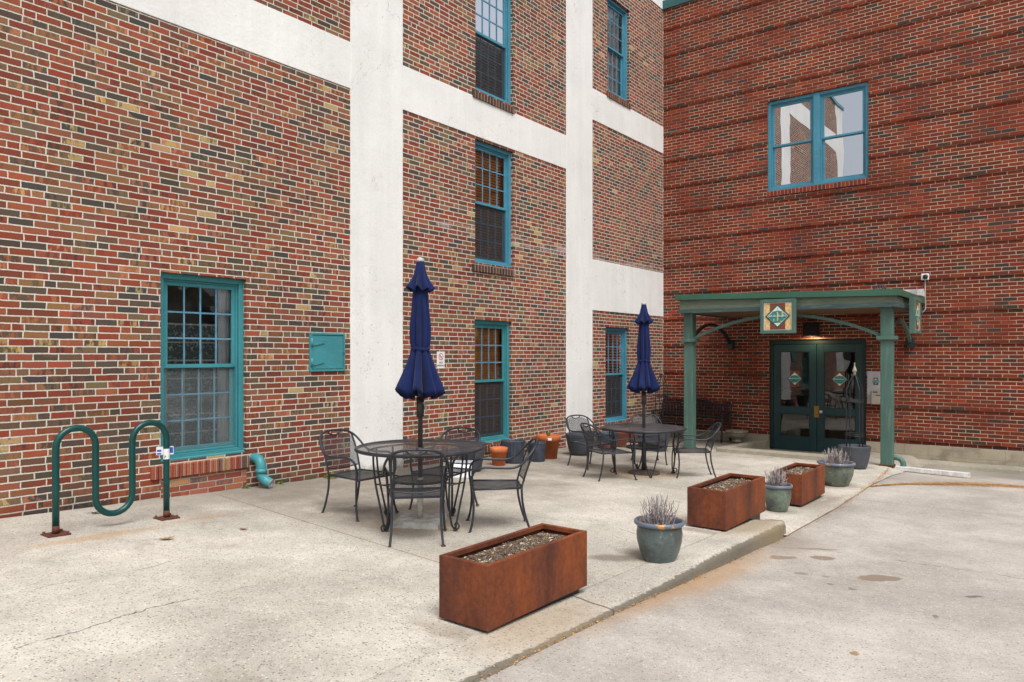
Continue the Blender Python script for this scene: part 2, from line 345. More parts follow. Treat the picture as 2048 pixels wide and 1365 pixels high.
M['patio'] = concrete('exposed_aggregate_concrete', s2l(194, 188, 176), .9, .44,
    [([(3.441,-14.293),(3.426,-14.067),(3.34,-13.511),(3.372,-12.986),(3.391,-12.507),(3.542,-12.197)], .008, .8, DK),
     ([(2.486,-13.89),(2.439,-13.62),(2.507,-13.241),(2.443,-12.893),(2.313,-12.464)], .006, .6, DK),
     ([(5.02,-10.0),(4.2,-9.6),(3.4,-9.75)], .007, .7, DK)],
    [([(0,-11.22),(5.0,-11.75)], .008, .75, s2l(128, 104, 74)), ([(0,-5.0),(5.0,-5.2)], .007, .6, DK), ([(2.5,-5.1),(2.6,-1.0)], .006, .5, DK)],
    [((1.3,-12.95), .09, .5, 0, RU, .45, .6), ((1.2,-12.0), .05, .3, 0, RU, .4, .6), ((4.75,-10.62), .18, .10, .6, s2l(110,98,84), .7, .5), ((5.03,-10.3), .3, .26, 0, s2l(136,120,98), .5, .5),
     ((2.82,-10.76), .42, .4, 0, s2l(176,150,112), .35, .6), ((2.7,-6.15), .5, .5, 0, s2l(180,150,108), .4, .7)] + LIT, patio_dirt)
M['lot'] = concrete('driveway_concrete', s2l(181, 174, 165), .65, .3,
    [([(5.45,-9.0),(6.0,-8.72),(6.7,-8.66),(7.4,-8.6),(8.4,-8.75)], .007, .8, DK)],
    [([(5.4,-5.9),(7.2,-5.75),(12,-5.4)], .007, .7, DK), ([(5.7,-9.8),(7.4,-9.55),(10,-9.5)], .02, .22, s2l(150,140,128))],
    [((6.42,-9.50), .085, .17, -.7, OIL, .8, .12), ((5.93,-9.12), .07, .10, -.7, OIL, .8, .15), ((5.66,-9.37), .06, .12, -.7, OIL, .7, .2), ((5.78,-8.76), .035, .20, -.9, OIL, .75, .2),
     ((7.05,-9.55), .03, .07, -.7, s2l(96,88,80), .8, .2), ((5.95,-9.80), .04, .05, 0, OIL, .6, .2), ((6.1,-9.75), .03, .03, 0, OIL, .6, .2), ((6.2,-9.95), .03, .03, 0, s2l(100,92,84), .6, .2), ((6.35,-9.98), .025, .03, 0, s2l(100,92,84), .6, .2),
     ((6.68,-11.4), .03, .04, 0, s2l(140,110,70), .8, .2), ((6.9,-10.3), .02, .04, 0, s2l(110,100,88), .7, .2), ((5.46,-10.3), .16, .9, .0, s2l(186,144,92), .5, .8), ((5.44,-11.35), .08, .7, 0, s2l(178,140,98), .4, .8),
     ((5.55,-8.7), .2, .45, .2, s2l(136,124,110), .55, .7), ((7.0,-3.1), 1.0, .14, .47, s2l(168,130,76), .35, .7)], lambda k, c, P, X, Y: k.mix(k.mt('MULTIPLY', k.rng(k.mt('MULTIPLY_ADD', k.mt('SUBTRACT', k.noise(P, 1.2, 5, .62), .5), 2.2, Y), -2.6, -.9), .55), c, s2l(118, 110, 98)))
M['kerb'] = concrete('weathered_kerb_concrete', s2l(191, 185, 173), .9, .44, [], [([(5.0,-11.62),(5.5,-11.72)], .012, .8, DK)],
    [((5.2,-12.2), .22, .5, 0, s2l(150,126,92), .5, .6), ((5.2,-8.7), .3, .5, 0, s2l(140,122,88), .6, .6)],
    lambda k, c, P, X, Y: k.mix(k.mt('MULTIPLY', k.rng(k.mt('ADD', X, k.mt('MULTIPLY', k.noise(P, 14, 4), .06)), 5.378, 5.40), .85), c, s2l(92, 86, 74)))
M['step'] = concrete('step_concrete', s2l(158, 152, 136), .4, .2, [], [], [])
M['block'] = None
def blockmat():
    k = NT('concrete_block'); p = k.pos(); X, Y, Z = k.xyz(p); uv = k.comb(k.mt('ADD', X, Y), Z)
    row = k.mt('FLOOR', k.mt('DIVIDE', k.mt('SUBTRACT', Z, .172 + .004), .2)); fy = k.mt('SUBTRACT', k.mt('DIVIDE', k.mt('SUBTRACT', Z, .176), .2), row)
    x = k.mt('ADD', k.mt('DIVIDE', k.mt('ADD', X, Y), .4), k.mt('MULTIPLY', k.mt('FLOORED_MODULO', row, 2), .5)); fx = k.mt('FRACT', x)
    d = k.mt('MINIMUM', k.mt('MULTIPLY', k.mt('MINIMUM', fx, k.mt('SUBTRACT', 1, fx)), .4), k.mt('MULTIPLY', k.mt('MINIMUM', fy, k.mt('SUBTRACT', 1, fy)), .2))
    mk = k.rng(d, .002, .006)
    n = k.noise(uv, 1.3, 5, .65); g = k.noise(uv, 70, 3)
    col = k.mul(s2l(172, 162, 142)[:3], k.mt('MULTIPLY', k.rng(n, .3, .7, .8, 1.08), k.rng(g, .3, .7, .88, 1.1)))
    st = k.rng(k.noise(k.vm('MULTIPLY', uv, (1, 1.6, 1)), 2.0, 4), .5, .66)
    col = k.mix(k.mt('MULTIPLY', st, .5), col, s2l(92, 86, 76))
    col = k.mix(k.mt('MULTIPLY', k.mt('SUBTRACT', 1, mk), .35), col, s2l(120, 112, 98)); k.bump(k.mt('ADD', mk, k.mt('MULTIPLY', g, .4)), .003)
    return k.fin(col, .9, 0, .2)
M['block'] = blockmat()

def painted(name, c, wear_c, amt, rough=.45, streak=(3, 3, 14), scale=2.2):
    k = NT(name); p = k.pos(); q = k.vm('MULTIPLY', p, streak); n = k.noise(q, scale, 5, .65); g = k.noise(p, 55, 3); b = k.noise(p, 1.4, 3)
    col = k.mul(c[:3], k.mt('MULTIPLY', k.rng(b, .3, .7, .88, 1.1), k.rng(g, .25, .75, .93, 1.07)))
    col = k.mix(k.mt('MULTIPLY', k.rng(n, .5, .68), amt), col, wear_c); k.bump(g, .0012)
    return k.fin(col, rough, 0, .4)
TEAL = s2l(62, 135, 143)
M['teal'] = painted('teal_paint', TEAL, s2l(96, 150, 148), .3, .42)
M['tealblue'] = painted('blue_teal_paint', s2l(70, 136, 158), s2l(112, 158, 174), .3, .42)
M['muntin'] = plain('blue_muntin', s2l(92, 140, 166), .4)
M['postgreen'] = painted('green_post_paint', s2l(76, 106, 97), s2l(112, 138, 122), .5, .5, (14, 14, 1.2), 1.6)
M['copgreen'] = painted('green_metal_coping', s2l(58, 98, 80), s2l(84, 122, 104), .25, .4, (1, 1, 6))
M['fascia'] = painted('weathered_green_board', s2l(100, 112, 98), s2l(150, 150, 124), .6, .7, (1.2, 1.2, 22), 2.4)
M['doorgreen'] = painted('dark_green_door', s2l(30, 60, 64), s2l(44, 76, 78), .3, .4)
M['doorframe'] = painted('blackish_green_frame', s2l(24, 44, 46), s2l(36, 60, 60), .3, .45)
M['soffit'] = painted('brown_soffit', s2l(120, 92, 70), s2l(100, 74, 56), .5, .7, (2, 10, 2))
M['membrane'] = plain('dark_roof_membrane', s2l(52, 52, 54), .8)
M['flash'] = plain('white_flashing', s2l(205, 205, 202), .6, var=.25)
M['rackgreen'] = painted('rack_green_paint', s2l(9, 68, 66), s2l(22, 84, 80), .3, .3)
def rustmat(name, c1, c2, c3, metal=0, sc_=3, rough=.75):
    k = NT(name); p = k.pos(); q = k.vm('MULTIPLY', p, (1, 1, .45)); n = k.noise(q, sc_, 5, .62); d = k.noise(p, sc_ * 9, 4, .7); g = k.noise(p, 240, 2)
    col = k.ramp(n, [(.3, c1), (.5, c2), (.7, c3)]); s = k.noise(k.vm('MULTIPLY', p, (7, 7, .6)), 1.5, 4)
    col = k.mul(col, k.mt('MULTIPLY', k.rng(d, .3, .7, .82, 1.14), k.mt('MULTIPLY', k.rng(g, .2, .8, .85, 1.15), k.rng(s, .3, .7, .84, 1.12))))
    k.bump(d, .001); return k.fin(col, rough, metal, .3)
M['corten'] = rustmat('corten_steel', s2l(78, 44, 36), s2l(106, 58, 38), s2l(138, 72, 36))
M['rust'] = rustmat('rusty_plate', s2l(70, 40, 32), s2l(100, 56, 40), s2l(86, 58, 48), sc_=12)
M['iron'] = plain('charcoal_wrought_iron', s2l(40, 43, 51), .42, .0, .25, 9, .0004)
M['ironrust'] = rustmat('rusty_glide', s2l(46, 44, 44), s2l(76, 58, 48), s2l(60, 50, 46), sc_=20)
M['black'] = plain('black_metal', s2l(34, 34, 40), .5)
M['pole'] = plain('bronze_pole', s2l(70, 68, 66), .45, .2)
M['whitepole'] = rustmat('white_pole', s2l(206, 204, 196), s2l(200, 196, 184), s2l(176, 146, 110), sc_=4, rough=.5)
M['granite'] = plain('granite_slab', s2l(186, 184, 178), .85, 0, .3, 14, .001, fine=140)
M['basecast'] = rustmat('cast_base', s2l(76, 70, 64), s2l(92, 80, 70), s2l(112, 88, 66), sc_=6)

def meshmat(name, ax, cell, fill, c=s2l(40, 42, 49), rusty=0):
    k = NT(name); p = k.pos(); S = k.xyz(p); a, b = S[ax[0]], S[ax[1]]
    s_ = k.mt('DIVIDE', k.mt('ADD', a, k.mt('MULTIPLY', b, 1.35)), cell); d_ = k.mt('DIVIDE', k.mt('SUBTRACT', a, k.mt('MULTIPLY', b, 1.35)), cell)
    e1 = k.mt('ABSOLUTE', k.mt('SUBTRACT', k.mt('FRACT', s_), .5)); e2 = k.mt('ABSOLUTE', k.mt('SUBTRACT', k.mt('FRACT', d_), .5))
    w = k.rng(k.mt('MAXIMUM', e1, e2), .5 - fill - .03, .5 - fill + .03)
    n = k.noise(p, 7, 4); col = k.mul(c[:3], k.rng(n, .3, .7, .75, 1.3))
    if rusty: col = k.mix(k.mt('MULTIPLY', k.rng(k.noise(p, 4.5, 4, .6), .48, .6), rusty), col, s2l(104, 84, 70))
    k.L(w, k.b.inputs['Alpha']); return k.fin(col, .5, 0, .45)
M['meshseat'] = meshmat('seat_mesh', (0, 1), .010, .30)
M['meshback'] = meshmat('back_mesh', (0, 2), .0095, .19)
M['meshtop'] = meshmat('tabletop_mesh', (0, 1), .014, .24, s2l(56, 56, 60), .8)
M['meshtop2'] = meshmat('worn_tabletop_mesh', (0, 1), .013, .30, s2l(58, 58, 62), .35)

def fabric(name, c):
    k = NT(name); p = k.pos(); n = k.noise(p, 260, 2); b = k.noise(p, 5, 4)
    col = k.mul(c[:3], k.mt('MULTIPLY', k.rng(b, .3, .7, .8, 1.2), k.rng(n, .2, .8, .82, 1.18)))
    k.bump(n, .0006); k.b.inputs['Sheen Weight'].default_value = .08; k.b.inputs['Sheen Roughness'].default_value = .5
    return k.fin(col, .85, 0, .2)
M['navy'] = fabric('navy_canvas', s2l(18, 32, 77))
def glass(name, tint, refl, ior=1.52, wav=.0009, wscale=1.7):
    k = NT(name); n = k.n
    tr = n.new("ShaderNodeBsdfTransparent"); tr.inputs[0].default_value = tint
    gl = n.new("ShaderNodeBsdfGlossy"); gl.inputs['Roughness'].default_value = .005; gl.inputs[0].default_value = (.95, .97, 1, 1)
    fr = n.new("ShaderNodeFresnel"); fr.inputs[0].default_value = ior
    p = k.pos(); bp = n.new("ShaderNodeBump"); bp.inputs['Distance'].default_value = wav; k.L(k.noise(p, wscale, 2), bp.inputs['Height'])
    k.L(bp.outputs[0], gl.inputs['Normal']); k.L(bp.outputs[0], fr.inputs['Normal'])
    f = k.mt('MULTIPLY_ADD', fr.outputs[0], refl, .02, clamp=True)
    mx = n.new("ShaderNodeMixShader"); k.L(f, mx.inputs[0]); k.L(tr.outputs[0], mx.inputs[1]); k.L(gl.outputs[0], mx.inputs[2]); k.L(mx.outputs[0], k.out.inputs[0])
    n.remove(k.b); return k.m
M['glass'] = glass('window_glass', (.95, .97, .97, 1), 1.6)
M['glassB'] = glass('coated_window_glass', (.35, .38, .40, 1), 15, wav=.0016, wscale=1.1)
M['glassdoor'] = glass('door_glass', (.5, .52, .5, 1), 1.8, wav=.0016, wscale=1.6)
M['haze'] = None
def hazemat():
    k = NT('painted_haze'); k.b.inputs['Alpha'].default_value = .24; return k.fin(s2l(132, 142, 142), .7, 0, .3)  # pale see-through veil standing in for haze reflected in the lower sash
M['haze'] = hazemat()
def screenmat():
    k = NT('insect_screen'); k.b.inputs['Alpha'].default_value = .62; return k.fin(s2l(58, 56, 58), .7, 0, .2)
M['screen_or_haze'] = screenmat()
def blindmat(name, c, var=.2):
    k = NT(name); p = k.pos(); n = k.noise(k.vm('MULTIPLY', p, (2, 2, 30)), 2, 3); return k.fin(k.mul(c[:3], k.rng(n, .3, .7, 1 - var, 1 + var)), .55)
M['woodblind'] = blindmat('wood_blind', s2l(238, 160, 84))
M['greyblind'] = blindmat('grey_blind', s2l(220, 220, 208))
M['whiteblind'] = blindmat('white_blind', s2l(214, 214, 210), .06)
M['room'] = plain('dim_room', s2l(120, 112, 104), .9)
M['lobby'] = plain('lobby_wall', s2l(150, 132, 104), .9)
M['lobbyfloor'] = plain('lobby_floor', s2l(120, 108, 92), .5)
def glassblock():
    k = NT('glass_block'); p = k.pos(); X, Y, Z = k.xyz(p); u = k.mt('DIVIDE', Y, .2); v = k.mt('DIVIDE', Z, .2)
    fx = k.mt('ABSOLUTE', k.mt('SUBTRACT', k.mt('FRACT', u), .5)); fy = k.mt('ABSOLUTE', k.mt('SUBTRACT', k.mt('FRACT', v), .5))
    j = k.rng(k.mt('MAXIMUM', fx, fy), .44, .475); n = k.noise(p, 22, 3, .6, 1.5)
    col = k.mix(k.rng(n, .5, .72), s2l(86, 98, 98), s2l(196, 206, 206)); col = k.mix(j, col, s2l(214, 214, 200)); k.bump(n, .02)
    return k.fin(col, .25)
M['glassblock'] = glassblock()
M['frost'] = plain('pale_curtain', s2l(222, 226, 230), .8, var=.12, scale=3)
def rowlock(name, stops, step):
    k = NT(name); p = k.pos(); X, Y, Z = k.xyz(p); u = k.mt('DIVIDE', k.mt('ADD', X, Y), step); i = k.mt('FLOOR', u); f = k.mt('SUBTRACT', u, i)
    r = k.white(k.comb(i, 2.2)); mk = k.rng(k.mt('MINIMUM', f, k.mt('SUBTRACT', 1, f)), .05, .1)
    n = k.noise(p, 60, 3); c = k.mul(k.ramp(r['Value'], stops, True), k.rng(n, .3, .7, .82, 1.15)); col = k.mix(mk, s2l(160, 148, 132), c); k.bump(mk, .006)
    return k.fin(col, .85, 0, .2)
M['rowlock'] = rowlock('rowlock_brick', ORG, .0762)
M['rowlockdark'] = rowlock('dark_rowlock_brick', [(0, s2l(92, 66, 56)), (.4, s2l(120, 70, 54)), (.7, s2l(76, 62, 56)), (.9, s2l(140, 84, 62))], .0762)
M['rowlockB'] = rowlock('red_rowlock_brick', REDB[:5], .0742)
M['terra'] = painted('terracotta', s2l(196, 108, 60), s2l(206, 150, 112), .4, .8, (3, 3, 3), 2)
M['terradark'] = painted('terracotta_weathered', s2l(180, 98, 52), s2l(120, 80, 52), .6, .8, (4, 4, 1.5), 2)
M['salmon'] = painted('salmon_plastic', s2l(178, 112, 92), s2l(190, 132, 112), .3, .6)
M['dkpot'] = plain('charcoal_resin', s2l(66, 70, 78), .6, 0, .18, 7, .0008)
M['flutepot'] = plain('fluted_slate', s2l(58, 64, 76), .55, 0, .3, 9, .0008)
M['redpot'] = plain('dark_red_pot', s2l(96, 50, 42), .6)
def glazed(name, body, blotch):
    k = NT(name); p = k.pos(); X, Y, Z = k.xyz(p); n = k.noise(p, 5.5, 5, .65); g = k.noise(p, 30, 4); w = k.rng(k.noise(p, 16, 3), .64, .74)
    col = k.mix(k.rng(n, .42, .62), body, blotch); col = k.mul(col, k.rng(g, .3, .7, .85, 1.15)); col = k.mix(k.mt('MULTIPLY', w, .35), col, s2l(168, 182, 180))
    k.bump(g, .001); return k.fin(col, k.rng(n, .3, .7, .25, .55), 0, .5)
M['glaze'] = glazed('blue_green_glaze', s2l(86, 98, 97), s2l(76, 82, 82))
M['glaze2'] = glazed('green_glaze', s2l(104, 116, 102), s2l(74, 80, 78))
M['glaze3'] = glazed('mottled_glaze', s2l(98, 108, 92), s2l(74, 78, 77))
def rimglaze():
    k = NT('blue_rim_glaze'); p = k.pos(); g = k.noise(p, 13, 3); Z = k.xyz(p)[2]
    col = k.mix(k.rng(g, .57, .61), s2l(100, 110, 126), s2l(196, 140, 70)); return k.fin(col, .3)
M['rim'] = rimglaze()
def soilmat():
    k = NT('dry_mulch'); p = k.pos(); v = k.vor(p, 130); c = k.xyz(v['Color']); n = k.noise(p, 9, 4)
    col = k.ramp(c[0], [(0, s2l(92, 74, 60)), (.35, s2l(124, 102, 82)), (.6, s2l(72, 60, 52)), (.8, s2l(150, 130, 108)), (.95, s2l(196, 184, 166))], True)
    k.bump(v['Distance'], .01); return k.fin(k.mul(col, k.rng(n, .3, .7, .8, 1.15)), .95)
M['soil'] = soilmat()
M['chip'] = [plain('chip_pale', s2l(206, 194, 172), .9), plain('chip_brown', s2l(104, 82, 64), .9), plain('chip_tan', s2l(146, 120, 92), .9), plain('chip_grey', s2l(118, 108, 100), .9)]
M['stem'] = plain('dead_lavender', s2l(182, 174, 172), .9, 0, .3, 20)
M['stem2'] = plain('dead_lavender_dark', s2l(112, 102, 100), .9, 0, .3, 20)
M['weed'] = plain('weed_green', s2l(104, 128, 44), .7, 0, .35, 30)
M['drygrass'] = plain('dry_grass', s2l(158, 122, 76), .9)
M['seed'] = [plain('seed_orange', s2l(186, 132, 60), .9), plain('seed_tan', s2l(202, 158, 88), .9), plain('seed_brown', s2l(126, 86, 44), .9)]
M['leaf'] = plain('dead_leaf', s2l(150, 122, 92), .8)
M['leafdark'] = plain('dark_dead_leaf', s2l(62, 52, 46), .8)
M['white'] = plain('white_enamel', s2l(226, 226, 226), .4, var=.05)
M['greyboard'] = plain('grey_board', s2l(178, 178, 184), .5, var=.05)
M['steel'] = plain('stainless_box', s2l(176, 168, 154), .4, .35, .1)
M['alu'] = rustmat('white_aluminium', s2l(236, 236, 236), s2l(230, 230, 228), s2l(208, 206, 200), sc_=5, rough=.4)
M['conduit'] = plain('grey_conduit', s2l(176, 172, 168), .5, var=.05)
M['red'] = plain('sign_red', s2l(196, 30, 40), .5, var=.03)
M['blackink'] = plain('black_ink', s2l(24, 30, 40), .6, var=.03)
M['blue'] = plain('sticker_blue', s2l(40, 84, 180), .5, var=.03)
M['logobrown'] = plain('logo_brown', s2l(120, 66, 48), .6, var=.12, scale=20)
M['logogreen'] = plain('logo_green', s2l(38, 88, 78), .5, var=.08, scale=20)
M['logoteal'] = plain('logo_teal', s2l(48, 130, 126), .5, var=.35, scale=26)
M['logowhite'] = plain('logo_white', s2l(224, 224, 218), .5, var=.05, scale=20)
M['logotan'] = plain('logo_tan', s2l(216, 182, 128), .6, var=.25, scale=26)
M['brass'] = plain('brass', s2l(150, 116, 62), .35, .7, .1)
M['chrome'] = plain('satin_knob', s2l(196, 196, 198), .3, .5, .05)
M['stone'] = plain('mossy_cast_stone', s2l(148, 142, 122), .9, 0, .3, 9, .002)
M['plastic'] = plain('dark_strainer', s2l(72, 72, 82), .6)
M['styro'] = plain('white_carton', s2l(232, 233, 238), .6, var=.04)
M['treedark'] = plain('far_foliage', s2l(62, 70, 44), .8, 0, .4, 2)
M['farwall'] = plain('far_house_wall', s2l(120, 112, 104), .9)
def emis(name, c, st):
    k = NT(name); e = k.n.new("ShaderNodeEmission"); e.inputs[0].default_value = c; e.inputs[1].default_value = st; k.L(e.outputs[0], k.out.inputs[0]); k.n.remove(k.b); return k.m
M['bulb'] = emis('lamp_bulb', (1, .62, .3, 1), 12)

# ------------------------------------------------------------------ ground
def grid(name, xs, ys, zf, mat, skip=None, skirt=None):
    m = MB(); V = [[m.bm.verts.new((x, y, zf(x, y))) for y in ys] for x in xs]
    for i in range(len(xs)-1):
        for j in range(len(ys)-1):
            if skip and skip((xs[i]+xs[i+1])/2, (ys[j]+ys[j+1])/2): continue
            f = m.face([V[i][j], V[i+1][j], V[i+1][j+1], V[i][j+1]]); f.smooth = True
    o = m.build(name, mat); return struct(o)
def fr(a, b, st): n = max(1, round((b-a)/st)); return [a + (b-a)*i/n for i in range(n+1)]
PX0, PX1, PY0, PY1 = 2.34, 4.30, -2.25, 0.0        # sunken door well
xs = sorted(set(fr(-.4, PX0, .2) + fr(PX0, PX1, .2) + fr(PX1, 5.02, .12) + fr(5.02, 5.40, .06)))
ys = sorted(set(fr(-70, -22, 4) + fr(-22, -13.6, .3) + fr(-13.6, -8.3, .15) + [-8.38] + fr(-8.3, PY0, .15) + fr(PY0, .3, .19)))
grid('patio', xs, ys, patz, M['patio'], lambda x, y: (PX0 < x < PX1 and PY0 < y) or (x > 5.02 and -13.6 < y < -8.38))
lx = [5.1, 5.36, 5.41] + fr(5.7, 9, .3) + fr(9, 70, 4)[1:]; ly = fr(-70, -16, 4) + fr(-16, .3, .3)[1:]
grid('driveway', lx, ly, lambda x, y: lotz(x, y) - (.03 if x < 5.4 else 0), M['lot'])
m = MB(); m.quad((-400, -400, -1.2), (400, -400, -1.2), (400, 400, -1.2), (-400, 400, -1.2)); struct(m.build('ground', M['lot']))
# kerb: old rough edge of the patio, nose rounded, front face down to the driveway
m = MB(); ysk = fr(-13.6, -8.3, .1); prof = [(4.985, -.004), (5.05, .0015), (5.12, .001), (5.22, -.002), (5.31, -.005), (5.35, -.012), (5.375, -.026), (5.388, -.055), (5.392, -.4)]
rows = []
for y in ysk:
    up = .042 * sst(-11.4, -9.9, y); h = max(.012, drop(5.4, y) + up); rows.append([])
    endr = sst(-8.55, -8.3, y)
    for i, (x, d) in enumerate(prof):
        z = gz(x, y) + up * sst(5.06, 5.32, x) + max(d, -.4) * (min(1, h / .08) if i < 8 else 1) + (random.uniform(-.004, .004) if 2 < i < 8 else 0)
        rows[-1].append(m.bm.verts.new((x - endr * .03 * (i / 8) * (i > 4) + random.uniform(-.006, .006) * (i > 4), y + random.uniform(-.01, .01), z)))
for a, b in zip(rows, rows[1:]):
    for i in range(len(prof)-1):
        f = m.face([a[i], a[i+1], b[i+1], b[i]]); f.smooth = True
last = rows[-1]; bot = [m.bm.verts.new((v.co.x, v.co.y + .01, v.co.z - .4)) for v in last]
for i in range(len(prof)-1): m.face([last[i+1], last[i], bot[i], bot[i+1]])
inn = [r[0] for r in rows]; ib = [m.bm.verts.new((v.co.x, v.co.y, v.co.z - .4)) for v in inn]
for i in range(len(inn)-1): m.face([inn[i+1], inn[i], ib[i], ib[i+1]])
struct(m.build('kerb', M['kerb']))
# kerb strip along the brick wall, raised kerb round the sunken door well
m = MB(); xk = fr(4.42, 12, .3); pr = [(-.02, -.095), (-.30, -.09), (-.36, -.10), (-.385, -.13), (-.39, -.5)]; rows = []
for x in xk: rows.append([m.bm.verts.new((x, y, z + random.uniform(-.004, .004))) for y, z in pr])
for a, b in zip(rows, rows[1:]):
    for i in range(len(pr)-1): f = m.face([a[i], a[i+1], b[i+1], b[i]]); f.smooth = True
m.face(rows[0][::-1]); struct(m.build('wall_kerb', M['step']))
m = MB()
m.box((2.26, -2.42, -.3), (4.36, -2.13, .128))
P8 = [(2.262,-2.129,-.3),(2.425,-2.129,-.3),(2.425,-.004,-.3),(2.262,-.004,-.3),(2.262,-2.129,.124),(2.425,-2.129,.124),(2.425,-.004,.062),(2.262,-.004,.062)]; v8 = [m.bm.verts.new(p) for p in P8]
for f in ((3,2,1,0),(4,5,6,7),(0,1,5,4),(1,2,6,5),(2,3,7,6),(3,0,4,7)): m.face([v8[i] for i in f])
struct(m.build('door_kerb', M['step'], bevel=.018))
m = MB(); m.quad((2.3, -2.3, -.09), (4.4, -2.3, -.05), (4.4, .9, -.14), (2.3, .9, -.14)); struct(m.build('door_well_floor', M['step']))
m = MB(); m.box((4.30, -2.28, -.3), (4.36, -.02, -.02)); struct(m.build('door_well_edge', M['step']))

# ------------------------------------------------------------------ walls
def panel(m, axis, us, vs, w, holes, depth, ends=True):
    """front face of a wall in plane axis=w with rectangular holes and reveals of the given depth (behind)"""
    us = sorted(set(us + [h[0] for h in holes] + [h[1] for h in holes])); vs = sorted(set(vs + [h[2] for h in holes] + [h[3] for h in holes]))
    def P(u, v, d=0): return (w - d, u, v) if axis == 'X' else (u, w + d, v)
    for i in range(len(us)-1):
        for j in range(len(vs)-1):
            cu, cv = (us[i]+us[i+1])/2, (vs[j]+vs[j+1])/2
            if any(h[0] < cu < h[1] and h[2] < cv < h[3] for h in holes): continue
            q = [P(us[i], vs[j]), P(us[i+1], vs[j]), P(us[i+1], vs[j+1]), P(us[i], vs[j+1])]
            m.quad(*(q if axis == 'X' else q))
    for (a, b, c, d) in holes:
        if c > max(.2, vs[0] + .01) or axis == 'X': m.quad(P(a,c), P(b,c), P(b,c,depth), P(a,c,depth))
        if d < vs[-1] - .01: m.quad(P(a,d), P(a,d,depth), P(b,d,depth), P(b,d))
        m.quad(P(a,c), P(a,c,depth), P(a,d,depth), P(a,d)); m.quad(P(b,c), P(b,d), P(b,d,depth), P(b,c,depth))

WA = [  # y0, y1, z0, z1, paint, backing kind, upper/lower screens
    (-11.772, -10.770, .733, 2.735, 'teal', 'block'), (-6.712, -5.742, .425, 2.43, 'teal', 'wood'), (-6.703, -5.694, 3.345, 5.325, 'tealblue', 'wood'),
    (-6.695, -5.70, 6.11, 8.10, 'tealblue', 'white'), (-2.615, -1.63, .47, 2.435, 'tealblue', 'grey'), (-2.545, -1.61, 7.285, 9.26, 'tealblue', 'curtain')]
bldA = thing('brick_building', 'older mixed-brick building with white pilasters and bands along the patio', 'building', (0, -10, 0))
bldA.location = (0, 0, 0)
m = MB(); panel(m, 'X', [-16.2, 0.02], [-1, 11.9], 0, [w[:4] for w in WA], .16)
m.quad((-9, -16.2, -1), (0, -16.2, -1), (0, -16.2, 11.9), (-9, -16.2, 11.9)); m.quad((0, -16.2, 11.9), (0, .02, 11.9), (-9, .02, 11.9), (-9, -16.2, 11.9))
m.build('wall', M['brickA'], bldA, recalc=False)
for a, b in ((-16.2, -15.2), (-9.242, -8.296), (-4.078, -3.142)):
    m = MB(); m.box((-.05, a, -1), (.014, b, 11.89)); m.build('pilaster', M['stucco'], bldA, bevel=.006)
for a, b, c, d in ((-15.2, -9.242, 5.385, 6.0), (-8.296, -4.078, 5.362, 5.993), (-3.142, 0, 6.535, 7.157), (-3.142, 0, 2.752, 3.762), (-3.142, 0, 9.87, 10.6),
                   (-15.2, -9.242, 9.95, 10.6), (-8.296, -4.078, 9.95, 10.6)):
    m = MB(); m.box((-.05, a, c), (.011, b, d)); m.build('band', M['stucco'], bldA, bevel=.004)
m = MB(); m.box((-.4, -16.26, 11.901), (.05, .02, 12.0)); m.build('coping', M['teal'], bldA)
m = MB(); m.box((-.03, -11.77, .30), (.004, -10.772, .598)); m.build('infill_panel', M['brickInfill'], bldA)

